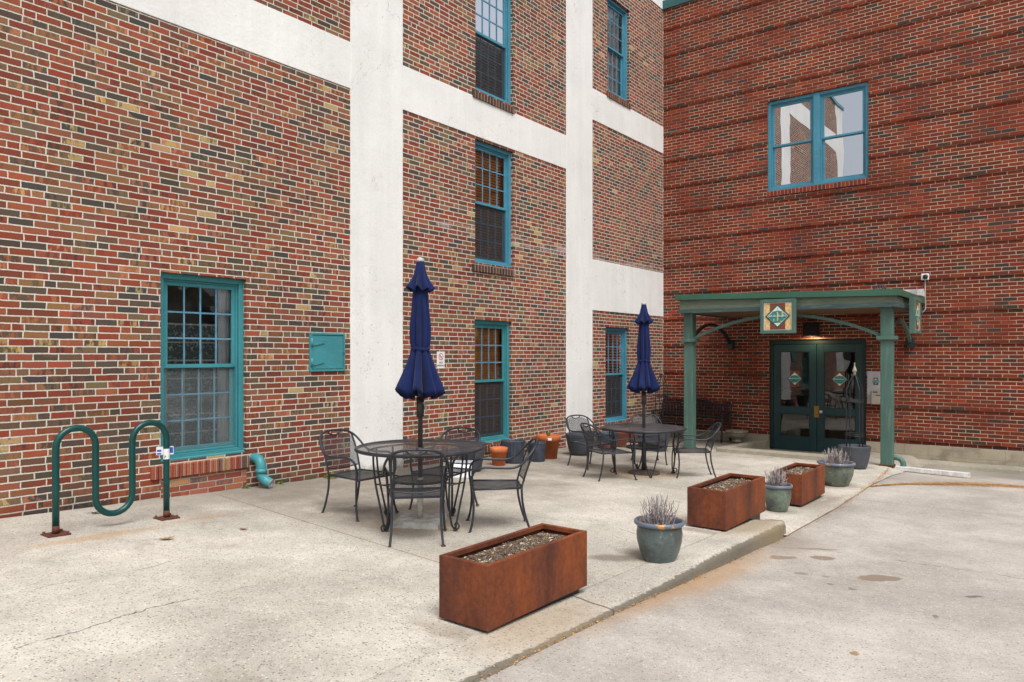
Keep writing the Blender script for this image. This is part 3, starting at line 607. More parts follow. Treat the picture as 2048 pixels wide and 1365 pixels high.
def hung_window(parent, axis, w, u0, u1, z0, z1, paint, cols=4, rows=3, glassm='glass', back='wood', screen_or_haze='screen_or_haze', rec=.055):
    """double hung window in plane axis=w; depth sign: into the wall"""
    sg = -1 if axis == 'X' else 1
    def D(a): return w + sg * a
    fw = .06
    m = MB(); a0, a1 = D(rec), D(.15); m.ring(axis, u0, u1, z0, z1, fw, min(a0,a1), max(a0,a1)); b0, b1 = D(rec+.03), D(.149); g = fw + .001
    m.ring(axis, u0+g, u1-g, z0+g, z1-g, .022, min(b0,b1), max(b0,b1))
    win = m.build('window', M[paint], parent, bevel=.004)
    iu0, iu1, iz0, iz1 = u0+fw+.024, u1-fw-.024, z0+fw+.024, z1-fw-.024
    mid = (iz0+iz1)/2 - .01
    for (c, d, dep) in ((mid-.005, iz1, rec+.045), (iz0, mid+.03, rec+.082)):
        m = MB(); sw = .042; e0, e1 = D(dep), D(dep+.034); m.ring(axis, iu0, iu1, c, d, sw, min(e0,e1), max(e0,e1))
        s = m.build('sash', M[paint], win, bevel=.003)
        if cols > 1:
            m = MB(); q0, q1 = D(dep+.008), D(dep+.015)
            for i in range(1, cols):
                uu = iu0+sw + (iu1-iu0-2*sw)*i/cols; A = (min(q0,q1), uu-.009, c+sw) ; B = (max(q0,q1), uu+.009, d-sw)
                if axis == 'Y': A = (A[1], A[0], A[2]); B = (B[1], B[0], B[2])
                m.box(A, B)
            q0, q1 = D(dep+.0095), D(dep+.0135)
            for j in range(1, rows):
                vv = c+sw + (d-c-2*sw)*j/rows; A = (min(q0,q1), iu0+sw, vv-.009); B = (max(q0,q1), iu1-sw, vv+.009)
                if axis == 'Y': A = (A[1], A[0], A[2]); B = (B[1], B[0], B[2])
                m.box(A, B)
            m.build('muntin_grid', M['muntin'], win)
        m = MB(); dd = D(dep+.018)
        def P(u, v): return (dd, u, v) if axis == 'X' else (u, dd, v)
        m.quad(P(iu0+sw-.004, c+sw-.004), P(iu1-sw+.004, c+sw-.004), P(iu1-sw+.004, d-sw+.004), P(iu0+sw-.004, d-sw+.004)); m.build('pane', M[glassm], win)
    if screen_or_haze:
        m = MB(); dd = D(rec+.07)
        def P(u, v): return (dd, u, v) if axis == 'X' else (u, dd, v)
        m.quad(P(iu0, iz0), P(iu1, iz0), P(iu1, mid), P(iu0, mid)); m.build('screen_or_haze', M[screen_or_haze], win)  # insect screen; on the glass-block window a veil imitating reflected haze
    # sloping wooden sill
    if axis == 'X':
        m = MB(); m.prism([(D(.14), z0+.05), (D(rec-.012), z0+.018), (D(rec-.035), z0+.014), (D(rec-.035), z0-.028), (D(.14), z0-.028)], 'Y', u0+.002, u1-.002)
        # polygon given as (x,z): prism along Y takes (u,w,v)
        m.build('sill', M[paint], win, bevel=.003)
    return win

def room_box(parent, axis, w, u0, u1, z0, z1, depth, matn, name='interior'):
    sg = -1 if axis == 'X' else 1
    m = MB(); a, b = w + sg*.16, w + sg*depth; e = .12
    def P(u, d, v): return (d, u, v) if axis == 'X' else (u, d, v)
    U0, U1, Z0, Z1 = u0-e, u1+e, z0-e, z1+e
    m.quad(P(U0,b,Z0), P(U1,b,Z0), P(U1,b,Z1), P(U0,b,Z1)); m.quad(P(U0,a,Z0), P(U0,b,Z0), P(U0,b,Z1), P(U0,a,Z1)); m.quad(P(U1,a,Z0), P(U1,b,Z0), P(U1,b,Z1), P(U1,a,Z1))
    m.quad(P(U0,a,Z0), P(U1,a,Z0), P(U1,b,Z0), P(U0,b,Z0)); m.quad(P(U0,a,Z1), P(U1,a,Z1), P(U1,b,Z1), P(U0,b,Z1))
    for (p, q, r, t) in ((U0,u0,Z0,Z1), (u1,U1,Z0,Z1), (u0,u1,Z0,z0), (u0,u1,z1,Z1)): m.quad(P(p,a,r), P(q,a,r), P(q,a,t), P(p,a,t))
    return m.build(name, M[matn], parent)

def blind(win, x, y0, y1, z0, z1, matn, pitch=.045, tilt=50):
    m = MB(); z = z0
    while z < z1:
        c, s_ = math.cos(R(tilt)) * .024, math.sin(R(tilt)) * .024
        m.quad((x+c, y0, z-s_), (x+c, y1, z-s_), (x-c, y1, z+s_), (x-c, y0, z+s_)); z += pitch
    m.build('blind', M[matn], win)

for (a, b, c, d, paint, kind) in WA:
    w = hung_window(bldA, 'X', 0, a, b, c, d, paint, back=kind, screen_or_haze={'wood': 'screen_or_haze', 'grey': 'screen_or_haze', 'white': 'screen_or_haze', 'block': 'haze'}.get(kind))
    room_box(bldA, 'X', 0, a, b, c, d, .62, 'room')
    if kind == 'wood': blind(w, -.205, a+.06, b-.06, c+.05, d-.05, 'woodblind', .046, 62)
    if kind == 'grey': blind(w, -.205, a+.06, b-.06, c+.05, d-.05, 'greyblind')
    if kind == 'white': blind(w, -.205, a+.06, b-.06, c+.95, d-.05, 'whiteblind', .04, 65); blind(w, -.24, a+.06, b-.06, c+.05, c+.93, 'greyblind', .05, 60)
    if kind == 'curtain':
        m = MB(); n = 40; pts = [(-.215 + .016*math.sin(i*1.1), a+.05 + (b-a-.1)*i/n) for i in range(n+1)]
        for (x0, y0), (x1, y1) in zip(pts, pts[1:]): f = m.quad((x0, y0, c+.03), (x1, y1, c+.03), (x1, y1, d-.03), (x0, y0, d-.03)); f.smooth = True
        m.build('curtain', M['whiteblind'], w)
    if kind == 'block':
        m = MB(); m.quad((-.215, a, c), (-.215, b-.24, c), (-.215, b-.24, d-.52), (-.215, a, d-.52)); m.build('glass_block', M['glassblock'], w)
        m = MB(); n = 14; pts = [(-.205 + .010*math.sin(i*1.7), b-.24 + .17*i/n) for i in range(n+1)]
        for (x0, y0), (x1, y1) in zip(pts, pts[1:]): f = m.quad((x0, y0, c), (x1, y1, c), (x1, y1, d), (x0, y0, d)); f.smooth = True
        m.build('curtain', M['frost'], w)
    # brick rowlock sill under the wooden sill
    dk = kind != 'block'
    m = MB(); n = int((b-a+.1)/.0762) + 1
    for i in range(n):
        y0 = math.floor((a-.045)/.0762)*.0762 + i*.0762; y1 = y0 + .0762
        if y1 > b + .05: break
        j = random.uniform(-.004, .004); h = .115 if kind != 'block' else .14
        m.prism([(-.05, c-.03), (.012+j, c-.034), (.034+j, c-.042), (.034+j, c-.03-h), (-.05, c-.03-h)], 'Y', y0+.0045, y1-.0045)
    m.build('brick_sill', M['rowlockdark' if dk else 'rowlock'], w)
    m = MB(); m.box((-.05, a-.03, c-.03-h), (.012, b+.03, c-.04)); m.build('sill_mortar', M['step'], w)

# --- newer dark red building
bldB = thing('brick_building', 'newer dark red brick building with grooved courses and the entrance doors', 'building')
DOOR = (2.44, 4.342, -.2, 2.178); WINB = (2.412, 4.382, 5.328, 7.222)
m = MB(); panel(m, 'Y', [-.02, 14], [.172, 9.87], .024, [DOOR[:2] + (.172, DOOR[3]), WINB], .2); m.build('wall', M['brickB'], bldB, recalc=False)
m = MB(); z = .172 + .06773
while z < 9.86:
    z1 = min(z + 8*.067733, 9.868)
    segs = [(.0, 14)]
    zs = [z, z1]
    cuts = [h for h in (DOOR, WINB) if h[2] < z1 and h[3] > z]
    zz = sorted(set([z, z1] + [v for h in cuts for v in (h[2], h[3]) if z < v < z1]))
    for c, d in zip(zz, zz[1:]):
        us = [0.0]
        for h in cuts:
            if h[2] < (c+d)/2 < h[3]: us += [h[0], h[1]]
        us.append(14)
        for a, b in zip(us[::2], us[1::2]): m.box((a, -.006, c + .0065), (b, .03, d))
    z += .6096
m.build('brick_course', M['brickB'], bldB)
m = MB(); panel(m, 'Y', [-.02, 14], [-1, .172], -.006, [DOOR[:2] + (-1, .172)], .2); m.build('foundation', M['block'], bldB, recalc=False)
m = MB(); m.prism([(.3, 9.868), (-.05, 9.868), (-.05, 10.06), (.3, 10.12)], 'X', -.0, 14)
m.build('coping', painted('dark_teal_coping', s2l(46, 92, 94), s2l(70, 118, 118), .3, .45), bldB)
m = MB(); m.box((-.016, -.012, .0), (.004, .022, 9.86)); m.build('mortar_joint', plain('corner_sealant', s2l(206, 196, 182), .9), bldB)
# twin window
for a, b in ((2.412, 3.40), (3.396, 4.382)):
    pass
win = hung_window(bldB, 'Y', 0.0, 2.412, 3.385, 5.328, 7.222, 'tealblue', cols=1, glassm='glassB', screen_or_haze=None, rec=.035)
win2 = hung_window(bldB, 'Y', 0.0, 3.409, 4.382, 5.328, 7.222, 'tealblue', cols=1, glassm='glassB', screen_or_haze=None, rec=.035)
m = MB(); m.box((3.34, .022, 5.33), (3.454, .09, 7.22)); m.build('mullion', M['tealblue'], bldB, bevel=.004)
m = MB(); n = int(1.98/.0742)
for i in range(n+1): m.prism([(.05, 5.322), (-.018, 5.318), (-.03, 5.31), (-.03, 5.215), (.05, 5.215)], 'X', 2.39 + i*.0742 + .003, 2.39 + (i+1)*.0742 - .003)
m.build('brick_sill', M['rowlockB'], bldB)
room_box(bldB, 'Y', 0.0, 2.412, 4.382, 5.328, 7.222, .9, 'room')

# entrance doors
dx0, dx1, dz0, dz1 = 2.44, 4.342, -.15, 2.178
m = MB(); fy0, fy1 = .06, .17
m.box((dx0, fy0, dz0), (dx0+.075, fy1, dz1)); m.box((dx1-.075, fy0, dz0), (dx1, fy1, dz1)); m.box((dx0+.075, fy0, dz1-.09), (dx1-.075, fy1, dz1))
m.build('door_frame', M['doorframe'], bldB, bevel=.005)
lw = (dx1 - dx0 - .15 - .012) / 2
def leaf(x0, hand):
    x1 = x0 + lw; z0, z1 = dz0 + .012, dz1 - .094; y0, y1 = .075, .118; st = .135
    m = MB()
    m.box((x0, y0, z0), (x0+st, y1, z1)); m.box((x1-st, y0, z0), (x1, y1, z1))
    for c, d in ((z0, z0+.30), (.64, .78), (z1-.15, z1)): m.box((x0+st, y0+.002, c), (x1-st, y1-.002, d))
    d_ = m.build('door', M['doorgreen'], bldB, bevel=.006)
    for c, d in ((z0+.30, .64), (.78, z1-.15)):
        m = MB(); m.ring('Y', x0+st-.004, x1-st+.004, c-.004, d+.004, .018, y0+.005, y1-.006); m.build('glazing_bead', M['doorframe'], d_)
        m = MB(); m.quad((x0+st, .096, c), (x1-st, .096, c), (x1-st, .096, d), (x0+st, .096, d)); m.build('pane', M['glassdoor'], d_)
    return d_, (x0+x1)/2
dl, cl = leaf(dx0+.077, 1); dr, cr = leaf(dx0+.077+lw+.008, -1)
xm = dx0+.077+lw
m = MB(); m.box((xm-.045, .066, .58), (xm+.052, .078, .82)); m.build('lock_plate', M['brass'], dl, bevel=.003)
m = MB(); m.lathe([(0, 0), (.026, 0), (.03, .012), (.02, .03), (.018, .05), (.03, .06), (.036, .075), (.03, .09), (0, .096)], 20); o = m.build('handle', M['chrome'], dr); o.rotation_euler = (R(90), 0, 0); o.location = (xm+.10, .074, .705)
def logo(parent, M4, s, full=True, names=('emblem',)):
    """brown stripe, green-edged diamond with teal scene; built in the local XZ plane, facing -Y, half height s"""
    def P(pts, y): return [M4 @ Vector((a*s, y, b*s)) for a, b in pts]
    def add(pts, y, matn, nm):
        mm = MB(); q = P(pts, y); r = P(pts, y+.002)
        A = [mm.bm.verts.new(v) for v in q]; B = [mm.bm.verts.new(v) for v in r]; mm.face(A); mm.face(B[::-1])
        for i in range(len(A)): mm.face([A[i], B[i], B[(i+1) % len(A)], A[(i+1) % len(A)]])
        return mm.build(nm, M[matn], parent)
    add([(-.62,-1.08),(.62,-1.08),(.62,1.08),(-.62,1.08)], 0, 'logobrown', 'logo_stripe')
    add([(-1.04,0),(0,-1),(1.04,0),(0,1)], -.003, 'logogreen', 'logo_diamond')
    add([(-.86,0),(0,-.84),(.86,0),(0,.84)], -.006, 'logowhite', 'logo_field')
    add([(-.80,-.02),(-.26,-.55),(.26,-.53),(.82,-.01),(.40,.40),(.05,.47),(-.36,.41)], -.009, 'logoteal', 'logo_scene')
    if full:
        for i, (a, b, w, h, c) in enumerate([(-.03,-.4,.09,.75,'logotan'), (.36,-.05,.12,.42,'logotan'), (-.3,-.42,.04,.25,'logowhite'), (.2,-.46,.16,.06,'logotan'), (.0,.5,.015,.2,'logogreen')]):
            add([(a,b),(a+w,b),(a+w,b+h),(a,b+h)], -.0115, c, 'logo_motif')
    mm = MB(); x = -.72
    rr = random.Random(3)
    while x < .66:
        h = rr.choice([.08, .1, .16]); w = .045
        q = P([(x,-.03),(x+w,-.03),(x+w+.03,-.03+h),(x+.03,-.03+h)], -.014); mm.quad(*q)
        if rr.random() < .7:
            q = P([(x,-.03),(x+.1,-.03),(x+.1,.0),(x,.0)], -.0141); mm.quad(*q)
        x += rr.uniform(.09, .13)
    mm.build('lettering', M['logowhite'], parent)
for d_, c_ in ((dl, cl), (dr, cr)): logo(d_, Matrix.Translation((c_, .088, 1.37)), .155, False)
m = MB(); m.quad((2.0,.1,-.16),(4.8,.1,-.16),(4.8,2.9,-.16),(2.0,2.9,-.16)); m.build('lobby_floor', M['lobbyfloor'], bldB)
m = MB(); m.quad((1.8,3,-.2),(5,3,-.2),(5,3,2.6),(1.8,3,2.6)); m.quad((1.8,.2,-.2),(1.8,3,-.2),(1.8,3,2.6),(1.8,.2,2.6)); m.quad((5,.2,-.2),(5,3,-.2),(5,3,2.6),(5,.2,2.6)); m.quad((1.8,.2,2.6),(5,.2,2.6),(5,3,2.6),(1.8,3,2.6))
for a, b, c, d in ((1.8,2.44,-.2,2.6),(4.342,5,-.2,2.6),(2.44,4.342,2.178,2.6)): m.quad((a,.2,c),(b,.2,c),(b,.2,d),(a,.2,d))
m.build('lobby', M['lobby'], bldB)
m = MB(); m.box((3.55,1.7,-.16),(4.6,2.6,.75)); m.box((2.0,2.2,-.16),(2.9,2.9,1.0)); m.build('lobby_counter', M['black'], bldB)
m = MB(); m.box((3.65,2.93,1.35),(4.55,2.99,1.75)); m.build('lobby_board', M['logowhite'], bldB)

# ------------------------------------------------------------------ entrance canopy
can = thing('entrance_canopy', 'green timber canopy on two square posts over the entrance doors', 'canopy', (3.4, -1.2, 0)); can.location = (0, 0, 0)
CX0, CX1, CY = 1.50, 5.335, -2.45
def tz(x): return 2.925 + (CX1 - x) / (CX1 - CX0) * .10
m = MB()
for (a, b, c, d) in ((CX0-.03, CY-.03, CX1+.03, CY), ):
    v = [(CX0-.03, CY-.03), (CX1+.03, CY-.03), (CX1+.03, -.03), (CX1, -.03), (CX1, CY), (CX0, CY), (CX0, -.03), (CX0-.03, -.03)]
    T = [m.bm.verts.new((x, y, tz(x))) for x, y in v]; B_ = [m.bm.verts.new((x, y, tz(x)-.105)) for x, y in v]
    m.face([T[0], T[1], T[4], T[5]]); m.face([T[1], T[2], T[3], T[4]]); m.face([T[0], T[5], T[6], T[7]])
    for i in range(8): m.face([B_[i], B_[(i+1) % 8], T[(i+1) % 8], T[i]])
    m.face([B_[0], B_[5], B_[4], B_[1]]); m.face([B_[1], B_[4], B_[3], B_[2]]); m.face([B_[0], B_[7], B_[6], B_[5]])
m.build('coping', M['copgreen'], can, bevel=.003)
m = MB()
def wedge(x0, x1, y0, y1, zb0, zb1, top):     # board following the falling roof
    P = [(x0,y0,zb0),(x1,y0,zb1),(x1,y1,zb1),(x0,y1,zb0)]; v = [m.bm.verts.new(p) for p in P] + [m.bm.verts.new((p[0], p[1], top(p[0]))) for p in P]
    for f in ((3,2,1,0),(4,5,6,7),(0,1,5,4),(1,2,6,5),(2,3,7,6),(3,0,4,7)): m.face([v[i] for i in f])
wedge(CX0+.03, CX1-.03, CY+.03, CY+.08, 2.735, 2.715, lambda x: tz(x)-.106)
wedge(CX1-.08, CX1-.03, CY+.081, -.03, 2.735, 2.715, lambda x: tz(x)-.106); wedge(CX0+.03, CX0+.08, CY+.081, -.03, 2.735, 2.715, lambda x: tz(x)-.106)
m.build('fascia', M['fascia'], can, bevel=.003)
m = MB(); wedge(CX0+.012, CX1-.012, CY+.012, CY+.07, 2.665, 2.642, lambda x: 2.736 - .02*(x-CX0)/3.8); wedge(CX1-.07, CX1-.012, CY+.071, -.03, 2.642, 2.642, lambda x: 2.716)
wedge(CX0+.012, CX0+.07, CY+.071, -.03, 2.665, 2.665, lambda x: 2.736)
m.build('lower_fascia', painted('dark_green_board', s2l(60, 82, 82), s2l(120, 134, 126), .35, .6, (1.2, 1.2, 8), 2.6), can, bevel=.004)
m = MB(); m.quad((CX0+.06, CY+.06, 2.69), (CX1-.06, CY+.06, 2.68), (CX1-.06, -.02, 2.68), (CX0+.06, -.02, 2.69)); m.build('soffit', M['soffit'], can)
m = MB(); m.quad((CX0, CY, tz(CX0)-.05), (CX1, CY, tz(CX1)-.05), (CX1, -.03, tz(CX1)-.02), (CX0, -.03, tz(CX0)-.02)); m.build('roof', M['membrane'], can)
posts = []
for x, y in ((1.645, -2.2), (5.125, -2.2)):
    zb = patz(x, y) - .02
    m = MB(); m.box((x-.09, y-.09, zb), (x+.09, y+.09, 2.67)); p_ = m.build('post', M['postgreen'], can, bevel=.008); posts.append(p_)
    m = MB(); m.box((x-.14, y-.14, 2.115), (x+.14, y+.14, 2.175)); m.build('collar', M['postgreen'], p_, bevel=.004)
    m = MB(); m.box((x-.105, y-.105, zb), (x+.105, y+.105, zb+.05 if x > 4 else zb+.03)); m.build('base_plate', M['rust'], p_, bevel=.004)
def bar(m, pts, w, t):       # rectangular bar along points; w across (given vector), t thick
    pts = [Vector(p) for p in pts]; rows = []
    for i, p in enumerate(pts):
        T = (pts[min(i+1, len(pts)-1)] - pts[max(i-1, 0)]).normalized(); S = Vector(w).normalized(); N = T.cross(S).normalized(); h = Vector(w)
        rows.append([m.bm.verts.new(p + h*a + N*t*b) for a, b in ((-.5,-.5),(.5,-.5),(.5,.5),(-.5,.5))])
    for A, B in zip(rows, rows[1:]):
        for k in range(4): m.face([A[k], A[(k+1)%4], B[(k+1)%4], B[k]])
    m.face(rows[0]); m.face(rows[-1][::-1])
def arch(p, q, rise, n=20): return [Vector(p).lerp(Vector(q), i/n) + Vector((0, 0, rise * (1 - (2*i/n-1)**2))) for i in range(n+1)]
m = MB(); bar(m, arch((1.72,-2.2,2.175), (5.05,-2.2,2.175), .40, 28), (0, .05, 0), .055); m.build('arch', M['postgreen'], can)
for x in (1.645, 5.125):
    m = MB(); bar(m, arch((x,-2.11,2.16), (x,-.10,2.10), .36), (.05, 0, 0), .055); m.build('arch', M['postgreen' if x > 4 else 'doorframe'], can)
    m = MB(); m.box((x-.06, -.14, 2.0), (x+.06, -.0, 2.18)); m.build('bracket', M['doorframe'], can, bevel=.01)
m = MB(); m.box((4.6, -.06, 2.99), (5.34, -.004, 3.10)); m.box((5.30, -.5, 2.95), (5.36, -.061, 3.06)); m.box((3.2,-.05,3.0),(4.6,-.004,3.05)); m.build('flashing', M['flash'], can)
def strainer():
    t = thing('roof_strainer', 'dark ribbed dome strainer on the canopy roof near its right end', 'strainer', (5.0, -2.15, 2.89))
    m = MB(); m.lathe([(.11, 0), (.115, .02), (.10, .03)], 24); m.lathe([(.055, .13), (.085, .12), (.0, .15)], 20); m.build('cap', M['plastic'], t)
    m = MB()
    for i in range(14):
        a = 2*math.pi*i/14; m.tube([(.105*math.cos(a), .105*math.sin(a), .02), (.09*math.cos(a), .09*math.sin(a), .10), (.06*math.cos(a), .06*math.sin(a), .135)], .008, 5)
    m.build('rib', M['plastic'], t)
strainer()

def sign(label, rot, loc):
    t = thing('hanging_sign', label, 'sign', loc, rot)
    m = MB(); m.ring('Y', -.30, .30, -.30, .30, .055, -.05, .04); m.build('frame', M['postgreen'], t, bevel=.004)
    m = MB(); m.box((-.243, -.03, -.243), (.243, .03, .243)); m.build('panel', M['logowhite'], t)
    m = MB(); m.box((-.228, -.034, -.228), (.228, -.0302, .228)); m.build('picture', M['logotan'], t)
    logo(t, Matrix.Translation((0, -.037, 0)), .212)
    return t
sign('square green-framed emblem sign hung on the canopy front above the arch', 0, (3.457, -2.56, 2.54))
sign('square green-framed emblem sign on the right end of the canopy, seen edge-on', R(90), (5.44, -1.62, 2.525))

# lamp over the doors
lamp = thing('wall_lamp', 'black shaded wall lamp glowing over the entrance doors', 'lamp', (3.36, -.0, 2.24))
m = MB(); m.lathe([(.165, 0), (.16, .02), (.15, .25), (.13, .27), (0, .275)], 28, (0, -.2)); m.lathe([(.157, .002), (.145, .24), (0, .245)], 28, (0, -.2)); m.build('shade', M['black'], lamp)
m = MB(); m.box((-.05, -.06, .08), (.05, -.002, .2)); m.build('bracket', M['black'], lamp)
m = MB(); m.lathe([(0, .06), (.04, .08), (.05, .12), (.03, .17), (0, .18)], 16, (0, -.2)); m.build('bulb', M['bulb'], lamp)
ld = bpy.data.lights.new('lamp_light', 'POINT'); ld.energy = 9; ld.color = (1, .72, .42); ld.shadow_soft_size = .04; lo = bpy.data.objects.new('lamp_light', ld); COL.objects.link(lo); lo.parent = lamp; lo.location = (0, -.2, .03)

# info panel and intercom
t = thing('notice_board', 'pale grey board with small emblem fixed beside the entrance doors', 'board', (4.52, -.0, 1.22))
m = MB(); m.box((-.155, -.03, -.31), (.155, -.002, .325)); m.build('board', M['greyboard'], t, bevel=.003); logo(t, Matrix.Translation((0, -.034, .13)), .065, False)
t = thing('mail_box', 'stainless box with a slot mounted on the grey board by the doors', 'box', (4.585, -.033, 1.05))
m = MB(); m.box((-.13, -.09, -.14), (.13, 0, .135)); m.build('body', M['steel'], t, bevel=.006)
m = MB(); m.box((-.1, -.094, .085), (-.02, -.0905, .105)); m.box((-.05, -.096, .03), (.12, -.0905, .045)); m.build('slot', M['blackink'], t)

# camera and conduit on the red wall
t = thing('security_camera', 'small white security camera with conduit on the red wall above canopy', 'camera', (5.36, -.001, 3.325))
m = MB(); m.box((-.065, -.06, -.06), (.065, 0, .06)); m.build('housing', M['white'], t, bevel=.012)
m = MB(); m.lathe([(.045, 0), (.043, .02), (.03, .035), (0, .04)], 20); o = m.build('lens', M['blackink'], t); o.rotation_euler = (R(90), 0, 0); o.location = (.01, -.06, -.005)
m = MB(); m.tube([(0, -.02, -.05), (.0, -.02, -.4), (.005, -.02, -.56), (-.02, -.02, -.64), (-.10, -.02, -.68), (-.25, -.02, -.685), (-.8, -.02, -.69)], .011, 8, 5); m.build('conduit', M['conduit'], t)

# downspout elbow on post and aluminium trough
gz5 = patz(5.3, -2.1)
t = thing('downspout_elbow', 'green drain elbow sticking out of the right canopy post', 'drain pipe', (5.215, -2.15, gz5))
m = MB(); m.tube([(-.05, 0, .19), (.04, 0, .19), (.10, 0, .165), (.135, 0, .11), (.14, 0, .05)], .042, 14, 5); m.tube([(.139, 0, .075), (.14, 0, .045)], .047, 14); m.build('elbow', M['postgreen'], t)
t = thing('splash_trough', 'white aluminium gutter trough lying on the pavement below the green elbow', 'gutter', (5.26, -2.22, lotz(5.9, -2.25)+.02), R(-5))
m = MB(); pr = [(-.07, .058), (-.065, .0), (.065, .0), (.07, .058), (.066, .058), (.061, .004), (-.061, .004), (-.066, .058)]
A = [m.bm.verts.new((0, a, b)) for a, b in pr]; B_ = [m.bm.verts.new((1.04, a, b-.01)) for a, b in pr]
for i in range(8): m.face([A[i], A[(i+1)%8], B_[(i+1)%8], B_[i]])
m.build('trough', M['alu'], t)
m = MB(); m.box((.0, -.064, .051), (1.04, .064, .056)); m.build('cover', M['alu'], t)

# ------------------------------------------------------------------ things on wall A
t = thing('wall_hatch', 'square teal metal hatch with strap hinges on the brick wall beside white pilaster', 'hatch', (0, -9.623, 1.897))
m = MB(); m.ring('X', -.275, .275, -.245, .245, .026, .0, .03); m.build('frame', M['teal'], t, bevel=.002)
m = MB(); m.box((.002, -.243, -.213), (.022, .243, .213)); m.build('door', M['teal'], t, bevel=.002)
for z in (.12, -.13):
    m = MB(); m.prism([(-.255, z+.035), (-.20, z+.035), (-.06, z+.006), (-.06, z-.006), (-.20, z-.035), (-.255, z-.035)], 'X', .0225, .034); m.tube([(.036, -.255, z-.055), (.036, -.255, z+.055)], .014, 8); m.build('hinge', M['teal'], t)
m = MB(); m.tube([(.02, .255, .0), (.045, .255, 0)], .014, 10); m.build('latch', M['teal'], t)
t = thing('no_smoking_sign', 'small white no smoking sign on the brick wall beside the umbrella', 'sign', (.004, -7.505, 1.785))
m = MB(); m.box((0, -.085, -.127), (.004, .085, .127)); m.build('plate', M['white'], t)
m = MB(); n = 32
for i in range(n):
    a, b = 2*math.pi*i/n, 2*math.pi*(i+1)/n; r0, r1 = .042, .052
    m.quad((.006, r0*math.cos(a), .05+r0*math.sin(a)), (.006, r1*math.cos(a), .05+r1*math.sin(a)), (.006, r1*math.cos(b), .05+r1*math.sin(b)), (.006, r0*math.cos(b), .05+r0*math.sin(b)))
m.quad((.0065, -.036, .08), (.0065, -.029, .087), (.0065, .036, .02), (.0065, .029, .013)); m.build('prohibition_ring', M['red'], t)
m = MB(); m.box((.0045, -.03, .043), (.0055, .018, .053)); m.box((.0045, .02, .043), (.0055, .026, .053)); m.build('cigarette', M['blackink'], t)
text('NO', 'lettering', .048, (.0055, 0, -.042), (R(90), 0, R(90)), M['blackink'], t); text('SMOKING', 'lettering', .036, (.0055, 0, -.085), (R(90), 0, R(90)), M['blackink'], t)
t = thing('drain_pipe', 'teal plastic drain elbow coming out of the wall below the window', 'drain pipe', (0, -10.67, 0))
m = MB(); m.tube([(-.05, 0, .655), (.05, 0, .655), (.12, .0, .625), (.145, 0, .56), (.145, .0, .50)], .058, 20, 6); m.tube([(.145, 0, .545), (.145, 0, .495)], .064, 20); m.build('elbow', M['teal'], t)
m = MB(); m.tube([(.145, 0, .52), (.15, .0, .46), (.19, .03, .405), (.25, .06, .375)], .057, 20, 6, cap=False); m.build('outlet', M['teal'], t)
m = MB(); m.tube([(.19, .03, .405), (.251, .0605, .3745)], .050, 20, cap=False); m.build('pipe_lining', M['white'], t)

# ------------------------------------------------------------------ bike rack
t = thing('bike_rack', 'dark green wave bike rack on rusty base plates near the brick wall', 'bike rack', (1.0, -12.68, 0))
m = MB(); ya = [-.46, -.153, .153, .46]; zt, zb_ = .385+.865, .36+.125; r_ = .1533; pts = []
pts += [(0, ya[0], gz(1, -13.14)), (0, ya[0], zt - r_ - .3)]
for i in range(13): a = math.pi - math.pi*i/12; pts.append((0, (ya[0]+ya[1])/2 + r_*math.cos(a), zt - r_ + r_*math.sin(a)))
pts.append((0, ya[1], .9))
for i in range(13): a = math.pi + math.pi*i/12; pts.append((0, (ya[1]+ya[2])/2 + r_*math.cos(a), zb_ + r_ + r_*math.sin(a)))
pts.append((0, ya[2], .9))
for i in range(13): a = math.pi - math.pi*i/12; pts.append((0, (ya[2]+ya[3])/2 + r_*math.cos(a), zt - r_ + r_*math.sin(a)))
pts += [(0, ya[3], zt - r_ - .3), (0, ya[3], gz(1, -12.2))]
m.tube(pts, .027, 16); m.build('tube', M['rackgreen'], t)
for y in (ya[0], ya[3]):
    g = gz(1, -12.68+y); m = MB(); m.box((-.085, y-.085, g-.002), (.085, y+.085, g+.012), bev=.003)
    for a in (-.065, .065):
        for b in (-.065, .065): m.lathe([(0, g+.03), (.011, g+.028), (.012, g+.012)], 8, (a, y+b))
    m.build('base_plate', M['rust'], t)
    m = MB(); m.tube([(0, y, g+.01), (0, y, g+.075)], .0275, 16); m.build('rusty_foot', M['rust'], t)
my = Matrix.Translation((0, ya[3], .985)) @ Matrix.Rotation(R(-38), 4, 'Z')
m = MB(); m.tube([(0, ya[3], .905), (0, ya[3], 1.0)], .0276, 16, cap=False); m.build('sticker', M['white'], t)
m = MB(); m.box((-.0015, -.072, .012), (.0015, .072, .087), Matrix.Translation((-.028, ya[3], .93)) @ Matrix.Rotation(R(-25), 4, 'Z')); m.build('tag', M['white'], t)
m = MB(); Mt = Matrix.Translation((-.0265, ya[3], .93)) @ Matrix.Rotation(R(-25), 4, 'Z'); m.box((0, -.066, .04), (.001, -.03, .06), Mt); m.box((0, .03, .025), (.001, .068, .078), Mt); m.box((0, -.066, .016), (.001, -.03, .03), Mt); m.build('tag_print', M['blue'], t)
text('P', 'lettering', .03, (.02, ya[3]-.0215, .927), (R(90), 0, R(43)), M['blackink'], t)

